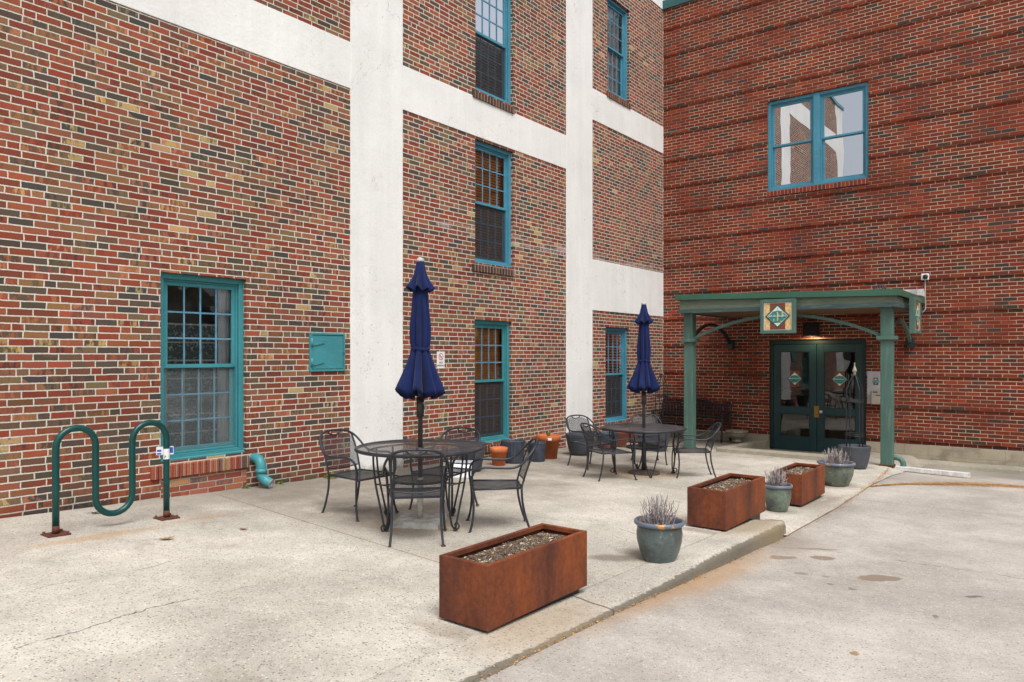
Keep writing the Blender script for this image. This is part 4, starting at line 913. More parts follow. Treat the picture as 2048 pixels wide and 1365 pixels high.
# ------------------------------------------------------------------ tables, chairs, umbrellas
def make_table(loc, rz, label, top_mat, zs):
    t = thing('patio_table', label, 'table', loc, rz, 'round wrought iron patio tables'); H = .715 * zs; Rr = .59
    m = MB(); m.lathe([(.03, H-.004), (.2, H-.003), (.4, H-.004), (Rr-.01, H-.004)], 64); o = m.build('tabletop', M[top_mat], t)
    m = MB(); n = 72; m.tube([((Rr-.008)*math.cos(2*math.pi*i/n), (Rr-.008)*math.sin(2*math.pi*i/n), H-.012) for i in range(n+1)], .0165, 8, cap=False); 
    n = 40; m.tube([(.47*math.cos(2*math.pi*i/n), .47*math.sin(2*math.pi*i/n), H-.035) for i in range(n+1)], .009, 6, cap=False)
    m.tube([(.032*math.cos(2*math.pi*i/16), .032*math.sin(2*math.pi*i/16), H-.01) for i in range(17)], .008, 6, cap=False); m.build('rim', M['iron'], t)
    m = MB(); zt = .41*zs; n = 40; m.tube([(.25*math.cos(2*math.pi*i/n), .25*math.sin(2*math.pi*i/n), zt) for i in range(n+1)], .011, 6, cap=False); m.lathe([(.03, zt+.002), (.25, zt+.002)], 40); m.build('shelf', M['meshseat'], t)
    for q in range(4):
        a = q*math.pi/2; Mx = Matrix.Rotation(a, 4, 'Z'); m = MB()
        for s in (-1, 1):
            m.tube([Mx @ Vector(p) for p in ((.48, s*.10, H-.03), (.475, s*.105, H-.12), (.455, s*.10, .42*zs), (.43, s*.075, .24), (.42, s*.035, .07), (.43, s*.008, .018))], .0095, 7, 5)
        m.tube([Mx @ Vector(p) for p in ((.455, -.10, .42*zs), (.455, .10, .42*zs))], .007, 6); m.tube([Mx @ Vector(p) for p in ((.455, 0, .42*zs), (.24, 0, .41*zs))], .007, 6)
        sc_ = [Mx @ Vector((.43 + .035*(1-k/14*.7)*math.cos(-1.9 + k*.55) + .02, 0, .05 + .035*(1-k/14*.7)*math.sin(-1.9 + k*.55))) for k in range(13)]
        m.tube(sc_, .007, 6); l_ = m.build('leg', M['iron'], t)
        m = MB(); c_ = Mx @ Vector((.435, 0, 0)); m.lathe([(0, 0), (.02, 0), (.021, .008), (.012, .016), (0, .018)], 12, (c_.x, c_.y)); m.build('foot', M['ironrust'], l_)
    return t
T1 = (2.82, -10.77); T2 = (2.70, -6.14)
make_table((T1[0], T1[1], gz(*T1)), R(0), 'round mesh patio table with rust patches nearest the bike rack', 'meshtop', 1.0)
make_table((T2[0], T2[1], gz(*T2)), R(40), 'round dark mesh patio table nearest the entrance canopy', 'meshtop2', .925)

def make_chair(label, loc, rz, zs=1.0):
    t = thing('patio_chair', label, 'chair', loc, rz, 'wrought iron mesh armchairs around the patio tables'); t.scale = (1, 1, zs)
    for s in (-1, 1):
        m = MB(); m.tube([(s*.255, .262, .004), (s*.245, .236, .10), (s*.238, .225, .24), (s*.245, .236, .385)], .0105, 8, 5); l = m.build('leg', M['iron'], t)
        m = MB(); m.lathe([(0, 0), (.019, 0), (.02, .006), (.012, .014), (0, .016)], 12, (s*.255, .263)); m.build('foot', M['ironrust'], l)
        m = MB(); m.tube([(s*.215, -.285, .004), (s*.205, -.25, .10), (s*.198, -.215, .25), (s*.2, -.205, .385)], .0105, 8, 5); l = m.build('leg', M['iron'], t)
        m = MB(); m.lathe([(0, 0), (.019, 0), (.02, .006), (.012, .014), (0, .016)], 12, (s*.215, -.286)); m.build('foot', M['ironrust'], l)
        m = MB(); m.tube([(s*.245, .236, .385), (s*.252, .246, .46), (s*.262, .222, .545), (s*.272, .14, .583), (s*.275, .0, .578), (s*.275, -.12, .578), (s*.268, -.20, .61), (s*.248, -.272, .685), (s*.205, -.325, .748), (s*.12, -.358, .786), (0, -.368, .797)], .0112, 8, 5)
        m.build('armrest', M['iron'], t)
    m = MB()
    for s in (-1, 1): m.tube([(s*.2, -.205, .385), (s*.203, -.225, .46), (s*.206, -.27, .60), (s*.20, -.318, .72), (s*.19, -.333, .752)], .009, 8, 4)
    m.tube([(-.203, -.222, .445), (-.1, -.240, .432), (0, -.246, .428), (.1, -.240, .432), (.203, -.222, .445)], .007, 6, 4)
    m.tube([(-.085, -.362, .786), (-.06, -.362, .765), (0, -.358, .748), (.06, -.362, .765), (.085, -.362, .786)], .007, 6, 5)
    m.build('back_frame', M['iron'], t)
    m = MB(); nu, nv = 16, 12; V = []
    for i in range(nu+1):
        u = -1 + 2*i/nu; row = []; zt = .775 - .052*abs(u)**2.3
        if abs(u) < .44: zt = min(zt, .748 + .035*(u/.44)**2)
        zb = .43 + .015*u*u
        for j in range(nv+1):
            z = zb + (zt - zb)*j/nv; y = -.222 - .147*((z-.43)/.37)**1.15 - .022*(1-u*u); x = u*(.2 + .006*math.sin(math.pi*j/nv)); row.append(m.bm.verts.new((x, y, z)))
        V.append(row)
    for i in range(nu):
        for j in range(nv): f = m.face([V[i][j], V[i+1][j], V[i+1][j+1], V[i][j+1]]); f.smooth = True
    m.build('backrest', M['meshback'], t)
    m = MB(); nu = 14; V = []
    for i in range(nu+1):
        u = -1 + 2*i/nu; row = []
        for j in range(nu+1):
            v = j/nu; y = -.212 + .46*v; w = .2 + .045*v; z = .388 - .014*(1-u*u)*math.sin(math.pi*v) + (-.012*max(0, (v-.85)/.15)**2); row.append(m.bm.verts.new((u*w, y, z)))
        V.append(row)
    for i in range(nu):
        for j in range(nu): f = m.face([V[i][j], V[i+1][j], V[i+1][j+1], V[i][j+1]]); f.smooth = True
    st = m.build('seat', M['meshseat'], t)
    m = MB(); m.tube([(-.2, -.21, .386), (.2, -.21, .386)], .009, 8); m.tube([(-.243, .24, .376), (.243, .24, .376)], .010, 8)
    for s in (-1, 1): m.tube([(s*.2, -.21, .386), (s*.245, .236, .386)], .0095, 8)
    m.build('seat_rim', M['iron'], st)
    return t
def dirang(dx, dy): return math.atan2(dy, dx) - math.pi/2
CH = [((2.06, -10.85), (1, .03), 'black mesh armchair left of the rusty table, in front of the white pilaster'),
      ((3.2, -11.2), (-.716, .698), 'black mesh armchair nearest the camera, its back towards us'),
      ((3.40, -10.36), (-.73, -.68), 'black mesh armchair at the right of the rusty table, seen side-on'),
      ((2.47, -10.06), (.15, -.99), 'black mesh armchair behind the rusty table with white carton behind it'),
      ((1.80, -6.13), (.94, -.34), 'black mesh armchair before the second pilaster, left of the farther table'),
      ((2.59, -6.93), (.49, .87), 'black mesh armchair turned away at the front left of the farther table'),
      ((3.33, -5.87), (-.843, -.538), 'black mesh armchair right of the farther table, in front of the canopy post'),
      ((2.15, -4.95), (.60, -.80), 'black mesh armchair behind the farther table, facing the camera')]
c0 = None
for (p, d, lab) in CH:
    if c0 is None: c = c0 = make_chair(lab, (0, 0, 0), 0)
    else: c = copy_tree(c0); c['label'] = lab
    c.location = (p[0], p[1], gz(*p)); c.rotation_euler = (0, 0, dirang(*d)); c.scale = (1, 1, 1.0 if p[1] < -9 else .95)

def make_umbrella(loc, label, base, seed, rz, hang):
    t = thing('patio_umbrella', label, 'umbrella', loc, rz, 'closed navy patio umbrellas'); rn = random.Random(seed)
    ph = [rn.uniform(-.25, .25) for _ in range(8)]; am = [rn.uniform(.75, 1.25) for _ in range(8)]
    def fold(depth, hem, swirl, pw):
        def f(a, r, z):
            k = a/(2*math.pi)*8; i = int(k) % 8; x = k - int(k); x = min(max(x + swirl*(z - 1.9)*ph[i], 0), 1); tri = (1 - abs(2*x-1))          # rib tips at 0, pleat fold in the middle
            d = depth(z) * (.55 + .45*am[i]); bulge = tri**pw * (1 - .16*max(0, 1 - abs(x - .5 - .2*ph[(i+3) % 8])/.09))
            rr = r * (1 - d*(1 - bulge)) * (1 - .10*min(1, d*2)*max(0, am[(i*5+2) % 8] - .9)); return rr, z + hem(z)*tri*am[(i*3) % 8]
        return f
    cl = lambda v: max(0, min(1, v))
    m = MB(); m.lathe([(.034, 2.425), (.046, 2.37), (.064, 2.30), (.098, 2.225), (.142, 2.15), (.149, 2.135), (.138, 2.14), (.09, 2.23)], 128, mod=fold(lambda z: .10 + .40*cl((2.36-z)/.22), lambda z: .045*cl((2.26-z)/.1), .0, .85))
    m.build('vent', M['navy'], t)
    prof = [(.05, 2.27), (.066, 2.18), (.078, 2.08), (.09, 1.96), (.106, 1.84), (.108, 1.75), (.104, 1.68), (.096, 1.63), (.09, 1.607), (.102, 1.57), (.130, 1.50), (.166, 1.41), (.202, 1.31), (.236, 1.22), (.258, 1.15), (.24, 1.152), (.18, 1.28), (.09, 1.45)]
    m = MB(); m.lathe(prof, 256, mod=fold(lambda z: (.52*cl((2.2-z)/.3) if z > 1.62 else .38 + .26*cl((1.58-z)/.3)), lambda z: .085*cl((1.45-z)/.3), .9, .62)); m.build('canopy', M['navy'], t)
    m = MB(); m.lathe([(.084, 1.598), (.092, 1.605), (.092, 1.622), (.084, 1.63)], 40, mod=lambda a, r, z: (r*(1+.04*math.sin(a*8)), z + .006*math.sin(a*3))); m.build('tie_strap', M['navy'], t)
    m = MB(); m.lathe([(.036, 2.42), (.04, 2.43), (.036, 2.442), (.02, 2.455), (0, 2.462)], 20); m.build('finial', M['conduit'], t)
    m = MB(); m.tube([(0, 0, .42 if base == 'slab' else .05), (0, 0, 2.42)], .0215, 14); m.tube([(0, 0, .99), (0, 0, 1.17)], .036, 14); m.build('pole', M['pole'], t)
    m = MB(); m.tube([(.04, -.01, 1.12), (.065, -.01, 1.10), (.07, -.01, 1.03)] if not hang else [(.03, -.02, 1.15), (.09, -.03, 1.13), (.14, -.03, 1.16)], .010, 8, 3); m.build('crank', M['conduit'], t)
    if base == 'slab':
        m = MB(); m.box((-.21, -.21, -.004), (.21, .21, .055), Matrix.Rotation(R(22), 4, 'Z'), bev=.008); b_ = m.build('base', M['granite'], t); b_['label'] = 'square grey stone slab base'
        m = MB(); m.tube([(0, 0, .05), (0, 0, .43)], .026, 14); m.build('base_tube', M['whitepole'], b_)
    else:
        m = MB(); m.lathe([(0, .0), (.225, .0), (.23, .012), (.215, .03), (.12, .045), (.05, .05), (0, .052)], 40); b_ = m.build('base', M['basecast'], t); b_['label'] = 'round cast base disc'
        m = MB(); m.tube([(0, 0, .045), (0, 0, .44)], .034, 14); m.build('base_tube', M['pole'], b_)
    return t
make_umbrella((T1[0], T1[1], gz(*T1)), 'closed navy umbrella on a stone slab, through the rusty table', 'slab', 1, R(10), False)
make_umbrella((T2[0], T2[1], gz(*T2)), 'closed navy umbrella on a round base, through the farther table', 'disc', 5, R(33), True)

# ------------------------------------------------------------------ pots
def chips(m, rn, n, fx, zf, smin, smax):
    for _ in range(n):
        x, y = fx(); a = rn.uniform(0, 6.28); l = rn.uniform(smin, smax); w = l*rn.uniform(.12, .28); m.mi = rn.choice([1, 1, 1, 2, 3, 3, 0])
        Mx = Matrix.Translation((x, y, zf(x, y) + rn.uniform(.0, .012))) @ Matrix.Rotation(a, 4, 'Z') @ Matrix.Rotation(rn.uniform(-.5, .5), 4, 'X') @ Matrix.Rotation(rn.uniform(-.5, .5), 4, 'Y')
        m.box((-l, -w, 0), (l, w, .004), Mx)
    m.mi = 0
def planter(label, x0, x1, y0, y1, seed, h=.372):
    rn = random.Random(seed); cx, cy = (x0+x1)/2, (y0+y1)/2; zb = max(patz(x0, y0), patz(x1, y0), patz(x1, y1))
    t = thing('steel_planter', label, 'planter', (cx, cy, zb), 0, 'rusty steel box planters along the kerb'); a, b = (x1-x0)/2, (y1-y0)/2
    m = MB(); z0 = .014; r = .032; n = .004
    o = [(-a,-b),(a,-b),(a,b),(-a,b)]; i_ = [(-a+r,-b+r),(a-r,-b+r),(a-r,b-r),(-a+r,b-r)]
    Vb = [m.bm.verts.new((x, y, z0)) for x, y in o]; Vt = [m.bm.verts.new((x, y, h)) for x, y in o]; It = [m.bm.verts.new((x, y, h)) for x, y in i_]; Il = [m.bm.verts.new((x, y, h-.03)) for x, y in i_]
    Ol = [m.bm.verts.new((x*.985, y*.995, h-.031)) for x, y in o]
    for k in range(4):
        j = (k+1) % 4; m.face([Vb[k], Vb[j], Vt[j], Vt[k]]); m.face([Vt[k], Vt[j], It[j], It[k]]); m.face([It[k], It[j], Il[j], Il[k]]); m.face([Il[k], Il[j], Ol[j], Ol[k]])
    m.face(Vb[::-1]); m.build('box', M['corten'], t, bevel=.003)
    m = MB(); m.box((-a+.04, -b+.04, -.09), (a-.04, b-.04, z0)); m.build('foot', M['black'], t)
    m = MB(); nx, ny = 8, 22; bump = [[0]*(ny+1) for _ in range(nx+1)]
    def zf(x, y): return h - .062 + .022*math.exp(-((x/a)**2)*1.2 - ((y/b)**2)) + .006*math.sin(x*40+seed)*math.sin(y*31)
    G_ = [[m.bm.verts.new((-a+.006+(2*a-.012)*i/nx, -b+.006+(2*b-.012)*j/ny, zf(-a+2*a*i/nx, -b+2*b*j/ny))) for j in range(ny+1)] for i in range(nx+1)]
    for i in range(nx):
        for j in range(ny): f = m.face([G_[i][j], G_[i+1][j], G_[i+1][j+1], G_[i][j+1]]); f.smooth = True
    s = m.build('soil', M['soil'], t)
    m = MB(); chips(m, rn, 620, lambda: (rn.uniform(-a+.05, a-.05), rn.uniform(-b+.06, b-.06)), zf, .004, .014)
    for _ in range(60):
        x, y = rn.gauss(0, a*.3), rn.gauss(.05, b*.35)
        m.mi = rn.choice([1, 2, 2, 3]); z = zf(x, y); m.tube([(x, y, z-.01), (x+rn.uniform(-.02,.02), y+rn.uniform(-.02,.02), z+rn.uniform(.008,.03))], [.003, .0015], 4)
    m.build('mulch_chips', M['chip'], s)
    return t
planter('rusty steel box planter nearest the camera on the kerb edge', 4.72, 5.083, -12.53, -11.51, 1)
planter('rusty steel box planter between two glazed pots, where the kerb ends', 4.69, 5.072, -9.09, -8.03, 2)
planter('rusty steel box planter farthest along the kerb, before the mottled pot', 4.705, 5.075, -6.77, -5.79, 3)

def glazed_pot(label, loc, body, R0, h, seed, plant_h, spread):
    rn = random.Random(seed); t = thing('glazed_pot', label, 'plant pot', loc, rn.uniform(0, 6), 'glazed pots of dead lavender along the kerb')
    m = MB(); m.lathe([(0, 0), (.62*R0, 0), (.64*R0, .01), (.78*R0, h*.25), (.88*R0, h*.5), (.905*R0, h*.68), (.87*R0, h*.82), (.885*R0, h*.845), (.86*R0, h*.86), (.86*R0, h*.88)], 48); m.build('pot', M[body], t)
    m = MB(); m.lathe([(.86*R0, h*.875), (.95*R0, h*.885), (1.0*R0, h*.925), (.99*R0, h*.97), (.95*R0, h), (.9*R0, h*.995), (.87*R0, h*.96), (.85*R0, h*.80)], 48); m.build('rim', M['rim'], t)
    zs = h*.86
    m = MB(); m.lathe([(0, zs+.015), (.4*R0, zs+.01), (.86*R0, zs-.008)], 32); s = m.build('soil', M['soil'], t)
    m = MB(); chips(m, rn, 60, lambda: (rn.uniform(-.6, .6)*R0, rn.uniform(-.6, .6)*R0), lambda x, y: zs, .005, .018); m.build('mulch_chips', M['chip'], s)
    m = MB()
    for i in range(120):
        a = rn.uniform(0, 6.283); rr = rn.uniform(0, .55)*R0; x, y = rr*math.cos(a), rr*math.sin(a); hh = plant_h*rn.uniform(.35, 1.0)*(1 - .35*(rr/R0)); out = spread*rn.uniform(.3, 1)*(rr/R0+.15)
        bx, by = math.cos(a)*out, math.sin(a)*out; w = rn.uniform(-.02, .02)
        p = [(x, y, zs), (x+bx*.35+w, y+by*.35, zs+hh*.4), (x+bx*.8, y+by*.8-w, zs+hh*.75), (x+bx, y+by, zs+hh)]
        m.mi = rn.choice([0, 0, 1]); m.tube(p, [.0026, .0022, .0022, .0012], 4, cap=False)
        if rn.random() < .75:      # dead flower spike
            for q in range(9):
                f = .45 + .55*q/9; i0 = min(2, int(f*3)); ff = f*3-i0; c = Vector(p[i0]).lerp(Vector(p[i0+1]), ff); s_ = .0065*(1.15-f*.6)
                d = Vector((rn.uniform(-1,1), rn.uniform(-1,1), rn.uniform(.2,1.2))).normalized()*s_*2; e = Vector((rn.uniform(-1,1), rn.uniform(-1,1), rn.uniform(-.2,.4))).normalized()*s_*.8
                m.quad(c-e, c+e, c+d+e*.4, c+d-e*.4)
    for i in range(330):          # woody, leafy base
        a = rn.uniform(0, 6.283); rr = R0*.62*math.sqrt(rn.random()); x, y = rr*math.cos(a), rr*math.sin(a); z = zs + rn.uniform(.0, .11)*(1.2-rr/R0); m.mi = rn.choice([0, 1, 1])
        d = Vector((rn.uniform(-1,1), rn.uniform(-1,1), rn.uniform(.1,1.4))).normalized()*rn.uniform(.015, .04); e = Vector((rn.uniform(-1,1), rn.uniform(-1,1), 0)).normalized()*.0022
        c = Vector((x, y, z)); m.quad(c-e, c+e, c+d+e*.5, c+d-e*.5)
    m.build('dead_lavender', [M['stem'], M['stem2']], t)
    return t
glazed_pot('blue-green glazed pot of dead lavender with chipped rim, next to the nearest planter', (5.06, -10.42, gz(5.06, -10.42)), 'glaze', .195, .315, 11, .255, .12)
glazed_pot('green glazed pot of dead lavender between two rusty planters', (4.92, -7.17, patz(4.92, -7.17)), 'glaze2', .165, .305, 12, .27, .13)
glazed_pot('mottled green and grey glazed pot of dead lavender beyond the farthest planter', (5.01, -4.98, patz(5.01, -4.98)), 'glaze3', .245, .315, 13, .27, .10)

GP = 'pots standing along the brick wall'
def pot(name, label, x, y, prof, mat, n=40, flute=0, soil=None, group=GP):
    t = thing(name, label, 'plant pot', (x, y, gz(x, y)), random.uniform(0, 6), group)
    m = MB(); m.lathe(prof, n, mod=(lambda a, r, z: (r*(1 + flute*(abs(math.sin(a*n/8)) - .5)), z)) if flute else None); m.build('pot', M[mat], t)
    if soil: m = MB(); r, z = soil; m.lathe([(0, z+.005), (r, z)], 24); m.build('soil', M['soil'], t)
    return t
def tp(R1, R0, h, lip=0, lz=0): 
    if lip: return [(0,0),(R0,0),(R0+(R1-R0)*.8-.0,h*(1-lz)),(R1+lip,h*(1-lz)+.004),(R1+lip+.004,h-.004),(R1+lip-.004,h),(R1-.008,h),(R1-.02,h*.7),(0,h*.68)]
    return [(0,0),(R0,0),(R0+.004,.01),(R1,h-.012),(R1,h),(R1-.014,h),(R1-.02,h-.03),(R1*.9,h*.75),(0,h*.73)]
pot('tapered_pot', 'plain charcoal tapered pot behind the rusty table', .86, -7.78, tp(.20, .13, .40), 'dkpot')
pot('terracotta_pot', 'small bare terracotta pot between two dark pots', .74, -7.02, tp(.125, .095, .27, .006, .28), 'terra')
pot('fluted_pot', 'larger fluted slate pot below the ground floor window', .70, -6.62, tp(.19, .15, .35), 'flutepot', 96, .05)
pot('fluted_pot', 'smaller fluted slate pot beside the big orange terracotta pot', .84, -6.18, tp(.145, .12, .30), 'flutepot', 96, .05)
t = pot('terracotta_pot', 'big orange terracotta pot with a white sticker and a green sprout', .74, -5.72, tp(.19, .14, .385, .01, .27), 'terradark', soil=(.17, .33))
m = MB(); m.box((-.03, -.002, -.02), (.03, .002, .02), Matrix.Translation((.75-.74+.13, -.16, .335)) @ Matrix.Rotation(R(38), 4, 'Z')); s_ = m.build('sticker', M['white'], t); t.rotation_euler = (0, 0, 0)
m = MB()
for i in range(14): a = i*2.4; m.quad((0,0,.33), (.008,0,.33), (.04*math.cos(a)+.004, .04*math.sin(a), .42+.01*(i%4)), (.04*math.cos(a)-.006, .04*math.sin(a), .42+.01*(i%4)))
m.build('sprout', M['weed'], t)
pot('round_pot', 'big charcoal rounded pot at the foot of the second white pilaster', .83, -4.92, [(0,0),(.14,0),(.17,.05),(.21,.2),(.232,.33),(.238,.36),(.23,.372),(.21,.365),(.19,.25),(0,.24)], 'dkpot')
pot('fluted_pot', 'textured slate pot tucked behind the big charcoal rounded pot', .58, -4.36, tp(.185, .15, .355), 'flutepot', 96, .04)
pot('low_pot', 'low dark red pot sitting between the slate pots', .80, -3.98, tp(.11, .085, .12), 'redpot')
pot('fluted_pot', 'wide slate pot next to the salmon pots below the far window', .58, -3.55, tp(.21, .17, .30), 'flutepot', 96, .04)
pot('plastic_pot', 'salmon plastic pot with wide rim below the far window', .52, -2.95, tp(.175, .12, .31, .02, .2), 'salmon')
pot('plastic_pot', 'salmon plastic pot with wide rim nearest the corner', .40, -2.10, tp(.18, .14, .27, .02, .2), 'salmon')
pot('round_pot', 'big blue-grey pot standing behind the farther table near the canopy post', 1.44, -3.2, [(0,0),(.165,0),(.18,.03),(.235,.25),(.262,.35),(.268,.37),(.255,.376),(.24,.37),(.22,.3),(0,.28)], 'dkpot')
t = pot('round_pot', 'grey pot hidden behind the farther table beside the blue-grey pot', .98, -2.75, tp(.17, .13, .28), 'flutepot')
t = pot('grass_pot', 'dark pot with a tuft of dry tan grass below the wall corner', .36, -1.45, tp(.15, .11, .24), 'dkpot')
m = MB(); rn = random.Random(4)
for i in range(220):
    a = rn.uniform(0, 6.28); r = .1*rn.random(); o_ = rn.uniform(.02, .14); h_ = rn.uniform(.18, .42); x, y = r*math.cos(a), r*math.sin(a); q = a + rn.uniform(-.6, .6)
    m.tube([(x, y, .17), (x+o_*.4*math.cos(q), y+o_*.4*math.sin(q), .17+h_*.6), (x+o_*math.cos(q), y+o_*math.sin(q), .17+h_)], [.002, .0018, .0008], 3, cap=False)
m.build('dry_grass', M['drygrass'], t)

def obelisk(label, x, y, z, hgt_, r, potdef):
    t = thing('obelisk_trellis', label, 'trellis', (x, y, z), R(20))
    m = MB(); rr = []
    for q in range(4):
        a = q*math.pi/2 + .4; c, s = math.cos(a), math.sin(a)
        m.tube([(r*c, r*s, 0), (r*c, r*s, hgt_*.62), (r*.98*c, r*.98*s, hgt_*.70), (r*.5*c, r*.5*s, hgt_*.80), (.012*c, .012*s, hgt_*.87)], .0085, 7, 3)
    m.build('frame', M['black'], t)
    for z_ in (.18, .56):
        m = MB(); n = 20; m.tube([(r*math.cos(2*math.pi*i/n), r*math.sin(2*math.pi*i/n), hgt_*z_) for i in range(n+1)], .008, 6, cap=False)
        m.tube([(r*1.0*math.cos(2*math.pi*i/n), r*math.sin(2*math.pi*i/n), hgt_*z_+.03) for i in range(n+1)], .006, 6, cap=False); m.build('ring', M['black'], t)
    m = MB(); m.lathe([(.012, hgt_*.85), (.022, hgt_*.87), (.016, hgt_*.885), (.034, hgt_*.90), (.034, hgt_*.915), (.012, hgt_*.955), (.008, hgt_*.985), (.014, hgt_*.992), (0, hgt_)], 12); m.build('finial', M['stone'], t)
    return t
zq = patz(4.80, -3.0)
t = pot('round_pot', 'wide charcoal pot holding the iron trellis in front of the doors', 4.80, -3.0, [(0,0),(.165,0),(.19,.06),(.225,.22),(.238,.345),(.24,.36),(.225,.364),(.215,.34),(.2,.29),(0,.28)], 'dkpot', group=None); t.location.z = zq
obelisk('black iron obelisk trellis standing in the wide charcoal pot before the doors', 4.80, -3.0, zq+.27, 1.42, .135, None)
obelisk('dark iron obelisk trellis standing in the corner behind the bench', .33, -.75, gz(.3, -.75)+.0, 1.66, .13, None)

# stone bowl
t = thing('stone_bowl', 'mossy cast stone bowl planter on a low foot beside the bench', 'planter', (1.90, -.40, gz(1.9, -.4) + .02)); t.scale = (.9, .9, .95)
m = MB(); m.lathe([(0, .0), (.10, 0), (.11, .02), (.105, .05), (.07, .06), (.10, .075), (.19, .12), (.235, .18), (.245, .22), (.262, .228), (.262, .255), (.24, .262), (.21, .25), (0, .24)], 40); m.build('bowl', M['stone'], t)
m = MB(); n = 14; m.tube([(.03*math.cos(2*math.pi*i/n), -.236, .17+.03*math.sin(2*math.pi*i/n)) for i in range(n+1)], .008, 6, cap=False); o = m.build('ring_ornament', M['stone'], t); o.rotation_euler = (0, 0, R(30))

# bench
t = thing('metal_bench', 'black metal garden bench with slatted arched back against the red wall', 'bench', (.85, -.35, gz(.85, -.35)), 0); W2 = .80
m = MB(); 
for s in (-1, 1):
    pass
for s in (-1, 1):
    m = MB(); m.tube([(s*W2, .24, 0), (s*W2, .20, .38), (s*W2, .27, .80)], .022, 8, 4); m.build('leg', M['black'], t)
    m = MB(); m.tube([(s*W2, -.27, 0), (s*W2, -.25, .38), (s*W2, -.24, .58)], .022, 8, 4); m.build('leg', M['black'], t)
    m = MB(); m.tube([(s*W2, -.28, .56), (s*W2, -.20, .60), (s*W2, .0, .59), (s*W2, .24, .62)], .02, 8, 4); m.build('armrest', M['black'], t)
m = MB()
for i in range(7): y = -.25 + i*.068; m.box((-W2, y, .38), (W2, y+.048, .395))
m.build('seat', M['black'], t)
m = MB(); pts = [(-W2, .265, .78), (-W2*.55, .268, .785), (-W2*.4, .27, .82), (-.15, .272, .865), (0, .272, .87), (.15, .272, .865), (W2*.4, .27, .82), (W2*.55, .268, .785), (W2, .265, .78)]; m.tube(pts, .018, 8, 4); m.tube([(-W2, .225, .50), (W2, .225, .50)], .018, 8)
for i in range(21):
    x = -W2 + .07 + i*(2*W2-.14)/20; zt = .78 + (.088*max(0, 1-(x/(W2*.5))**2)); m.box((x-.014, .232, .50), (x+.014, .262, zt))
m.build('backrest', M['black'], t)

# carton behind the fourth chair
t = thing('white_carton', 'white carton lying open on the patio behind a chair at the rusty table', 'box', (1.10, -8.32, gz(1.10, -8.32)), R(34))
m = MB(); m.box((-.18, -.10, 0), (.18, .10, .11)); m.build('body', M['styro'], t, bevel=.006)
m = MB(); m.box((-.18, -.004, 0), (.18, .004, .10), Matrix.Translation((0, .10, .11)) @ Matrix.Rotation(R(-30), 4, 'X')); m.build('lid', M['styro'], t, bevel=.003)

# ------------------------------------------------------------------ weeds, leaves, seed litter
def weed(label, x, y, r, n, seed):
    rn = random.Random(seed); m = MB(); z0 = 0
    for i in range(n):
        a = rn.uniform(0, 6.28); rr = r*math.sqrt(rn.random()); c = Vector((rr*math.cos(a), rr*math.sin(a)*.8, z0 + rn.uniform(.01, r*.75)*(1.15-rr/r))); l = rn.uniform(.012, .026)
        d = Vector((rn.uniform(-1,1), rn.uniform(-1,1), rn.uniform(-.1,.8))).normalized()*l; e = d.cross(Vector((rn.uniform(-1,1), rn.uniform(-1,1), 1))).normalized()*l*.35
        m.quad(c, c+d*.5+e, c+d, c+d*.5-e)
    for i in range(8): a = i*.8; m.tube([(0, 0, 0), (r*.6*math.cos(a), r*.6*math.sin(a), r*.5)], .0015, 3)
    o = m.build('weed', M['weed']); o.location = (x, y, gz(x, y)); return tag(o, label, 'weed', 'weeds at the foot of the wall')
weed('broad green weed at the wall foot left of the white pilaster', .07, -9.62, .10, 260, 1)
weed('green weed between the broad weed and the white pilaster', .06, -9.36, .08, 180, 2)
weed('green weed at the left edge of the white pilaster base', .10, -9.12, .12, 260, 3)
weed('small green weed in front of the white pilaster', .10, -8.72, .06, 110, 4)
weed('tiny weed beside the teal drain elbow', .04, -10.80, .05, 70, 5)
weed('tiny weed to the right of the teal drain elbow', .05, -10.35, .045, 60, 6)
def leafthing(label, x, y, rz, l, mat, curl):
    m = MB(); n = 8; rows = []
    for i in range(n+1):
        u = i/n; w = l*.28*math.sin(math.pi*min(1, u*.95+.03))**.8; z = .006 + curl*l*(u-.4)**2*1.5
        rows.append([m.bm.verts.new((l*(u-.5), s*w, z + abs(s)*w*.5*curl + (.003*math.sin(u*20) if s else 0))) for s in (-1, 0, 1)])
    for a, b in zip(rows, rows[1:]):
        for k in range(2): f = m.face([a[k], a[k+1], b[k+1], b[k]]); f.smooth = True
    m.tube([(-l*.5, 0, rows[0][1].co.z), (-l*.8, .005, .004)], .0015, 4)
    o = m.build('dead_leaf', M[mat]); o.location = (x, y, gz(x, y) + .002); o.rotation_euler = (0, 0, rz); return tag(o, label, 'leaf', 'dead leaves on the patio')
leafthing('curled tan dead leaf on the patio in front of the bike rack', 1.79, -12.62, R(60), .12, 'leaf', .25)
leafthing('dark curled dead leaf on the patio behind the bike rack', .36, -12.56, R(50), .10, 'leafdark', .4)
leafthing('small brown dead leaf on the patio between rack and rusty table', 1.9, -12.0, R(20), .08, 'leaf', .25)
m = MB(); rn = random.Random(9)
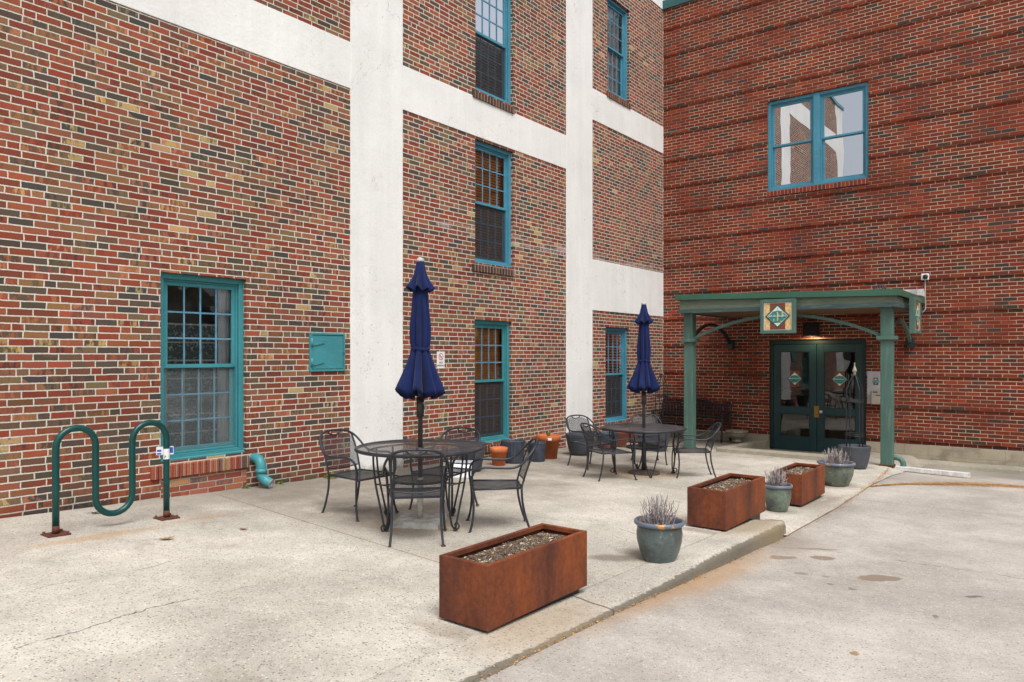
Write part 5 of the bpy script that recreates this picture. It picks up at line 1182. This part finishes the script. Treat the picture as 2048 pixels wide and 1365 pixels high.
def seedline(pts, w, n, lot=True, smax=.011):
    L_ = [math.dist(a, b) for a, b in zip(pts, pts[1:])]; tot = sum(L_)
    for _ in range(n):
        s = rn.random()*tot; i = 0
        while i < len(L_)-1 and s > L_[i]: s -= L_[i]; i += 1
        a, b = Vector((*pts[i], 0)), Vector((*pts[i+1], 0)); f = s/L_[i]; p = a.lerp(b, f); nrm = (b-a).normalized().cross(Vector((0, 0, 1)))
        ww = w[i] + (w[i+1]-w[i])*f; p += nrm*rn.gauss(0, ww); z = max(lotz(p.x, p.y) if p.x > 5.36 else -9, patz(p.x, p.y) if p.x < 5.38 else -9) + rn.uniform(.003, .010); l = rn.uniform(.004, smax); a_ = rn.uniform(0, 6.28); m.mi = rn.randrange(3)
        Mx = Matrix.Translation((p.x, p.y, z)) @ Matrix.Rotation(a_, 4, 'Z') @ Matrix.Rotation(rn.uniform(-.4, .4), 4, 'X')
        v = [Mx @ Vector(q) for q in ((-l, 0, 0), (0, l*.45, .001), (l, 0, 0), (0, -l*.45, .001))]; m.quad(*v)
seedline([(5.2, -2.5), (5.30, -3.4), (5.38, -4.4), (5.41, -6.2)], [.02, .02, .02, .025], 900)
seedline([(5.42, -4.9), (5.7, -4.3), (6.1, -3.85), (6.5, -3.45), (7.0, -3.1), (7.8, -2.7)], [.012, .03, .075, .12, .15, .16], 14000)
seedline([(2.25, -2.58), (3.0, -2.6), (4.3, -2.62)], [.02, .015, .02], 700)
seedline([(5.40, -13), (5.42, -11), (5.43, -9), (5.42, -8.2), (5.42, -6)], [.012, .012, .015, .03, .03], 800)
seedline([(1.8, -4.5), (3.2, -4.2), (4.2, -4.3)], [.7, .7, .7], 420, smax=.012); seedline([(2.3, -6.3), (3.1, -6.0)], [.25, .25], 260, smax=.009)
seedline([(5.6, -2.35), (6.4, -2.5)], [.06, .06], 300)
struct(m.build('leaf_litter', M['seed']), 'stuff')
# small stones and grit on the ground
m = MB(); rn = random.Random(21)
for _ in range(900):
    x, y = rn.uniform(.3, 8.5), rn.uniform(-14.6, -4); z = lotz(x, y) if x > 5.4 else patz(x, y); s = rn.uniform(.0015, .005); m.mi = rn.randrange(4)
    v = [(x+s*math.cos(a)*rn.uniform(.6,1.3), y+s*math.sin(a)*rn.uniform(.6,1.3)) for a in (0, 1.57, 3.14, 4.71)]; t_ = m.bm.verts.new((x, y, z+s)); b_ = [m.bm.verts.new((a, b, z)) for a, b in v]
    for i in range(4): m.face([b_[i], b_[(i+1)%4], t_])
struct(m.build('gravel', M['chip']), 'stuff')

# ------------------------------------------------------------------ across the driveway: what the ground-floor glass mirrors
m = MB(); rn = random.Random(31)
for _ in range(5200):
    y = rn.uniform(-50, 45); x = 34 + rn.gauss(0, 2); z = 9*rn.random()**.8*(.75+.25*math.sin(y*.5)) - .4; s = rn.uniform(.35, .9)
    d = Vector((rn.uniform(-1,1), rn.uniform(-1,1), rn.uniform(-1,1))).normalized()*s; e = d.cross(Vector((rn.uniform(-1,1), rn.uniform(-1,1), 1))).normalized()*s*.8; c = Vector((x, y, z)); m.quad(c-d-e, c+d-e, c+d+e, c-d+e)
struct(m.build('far_foliage', M['treedark']), 'stuff')
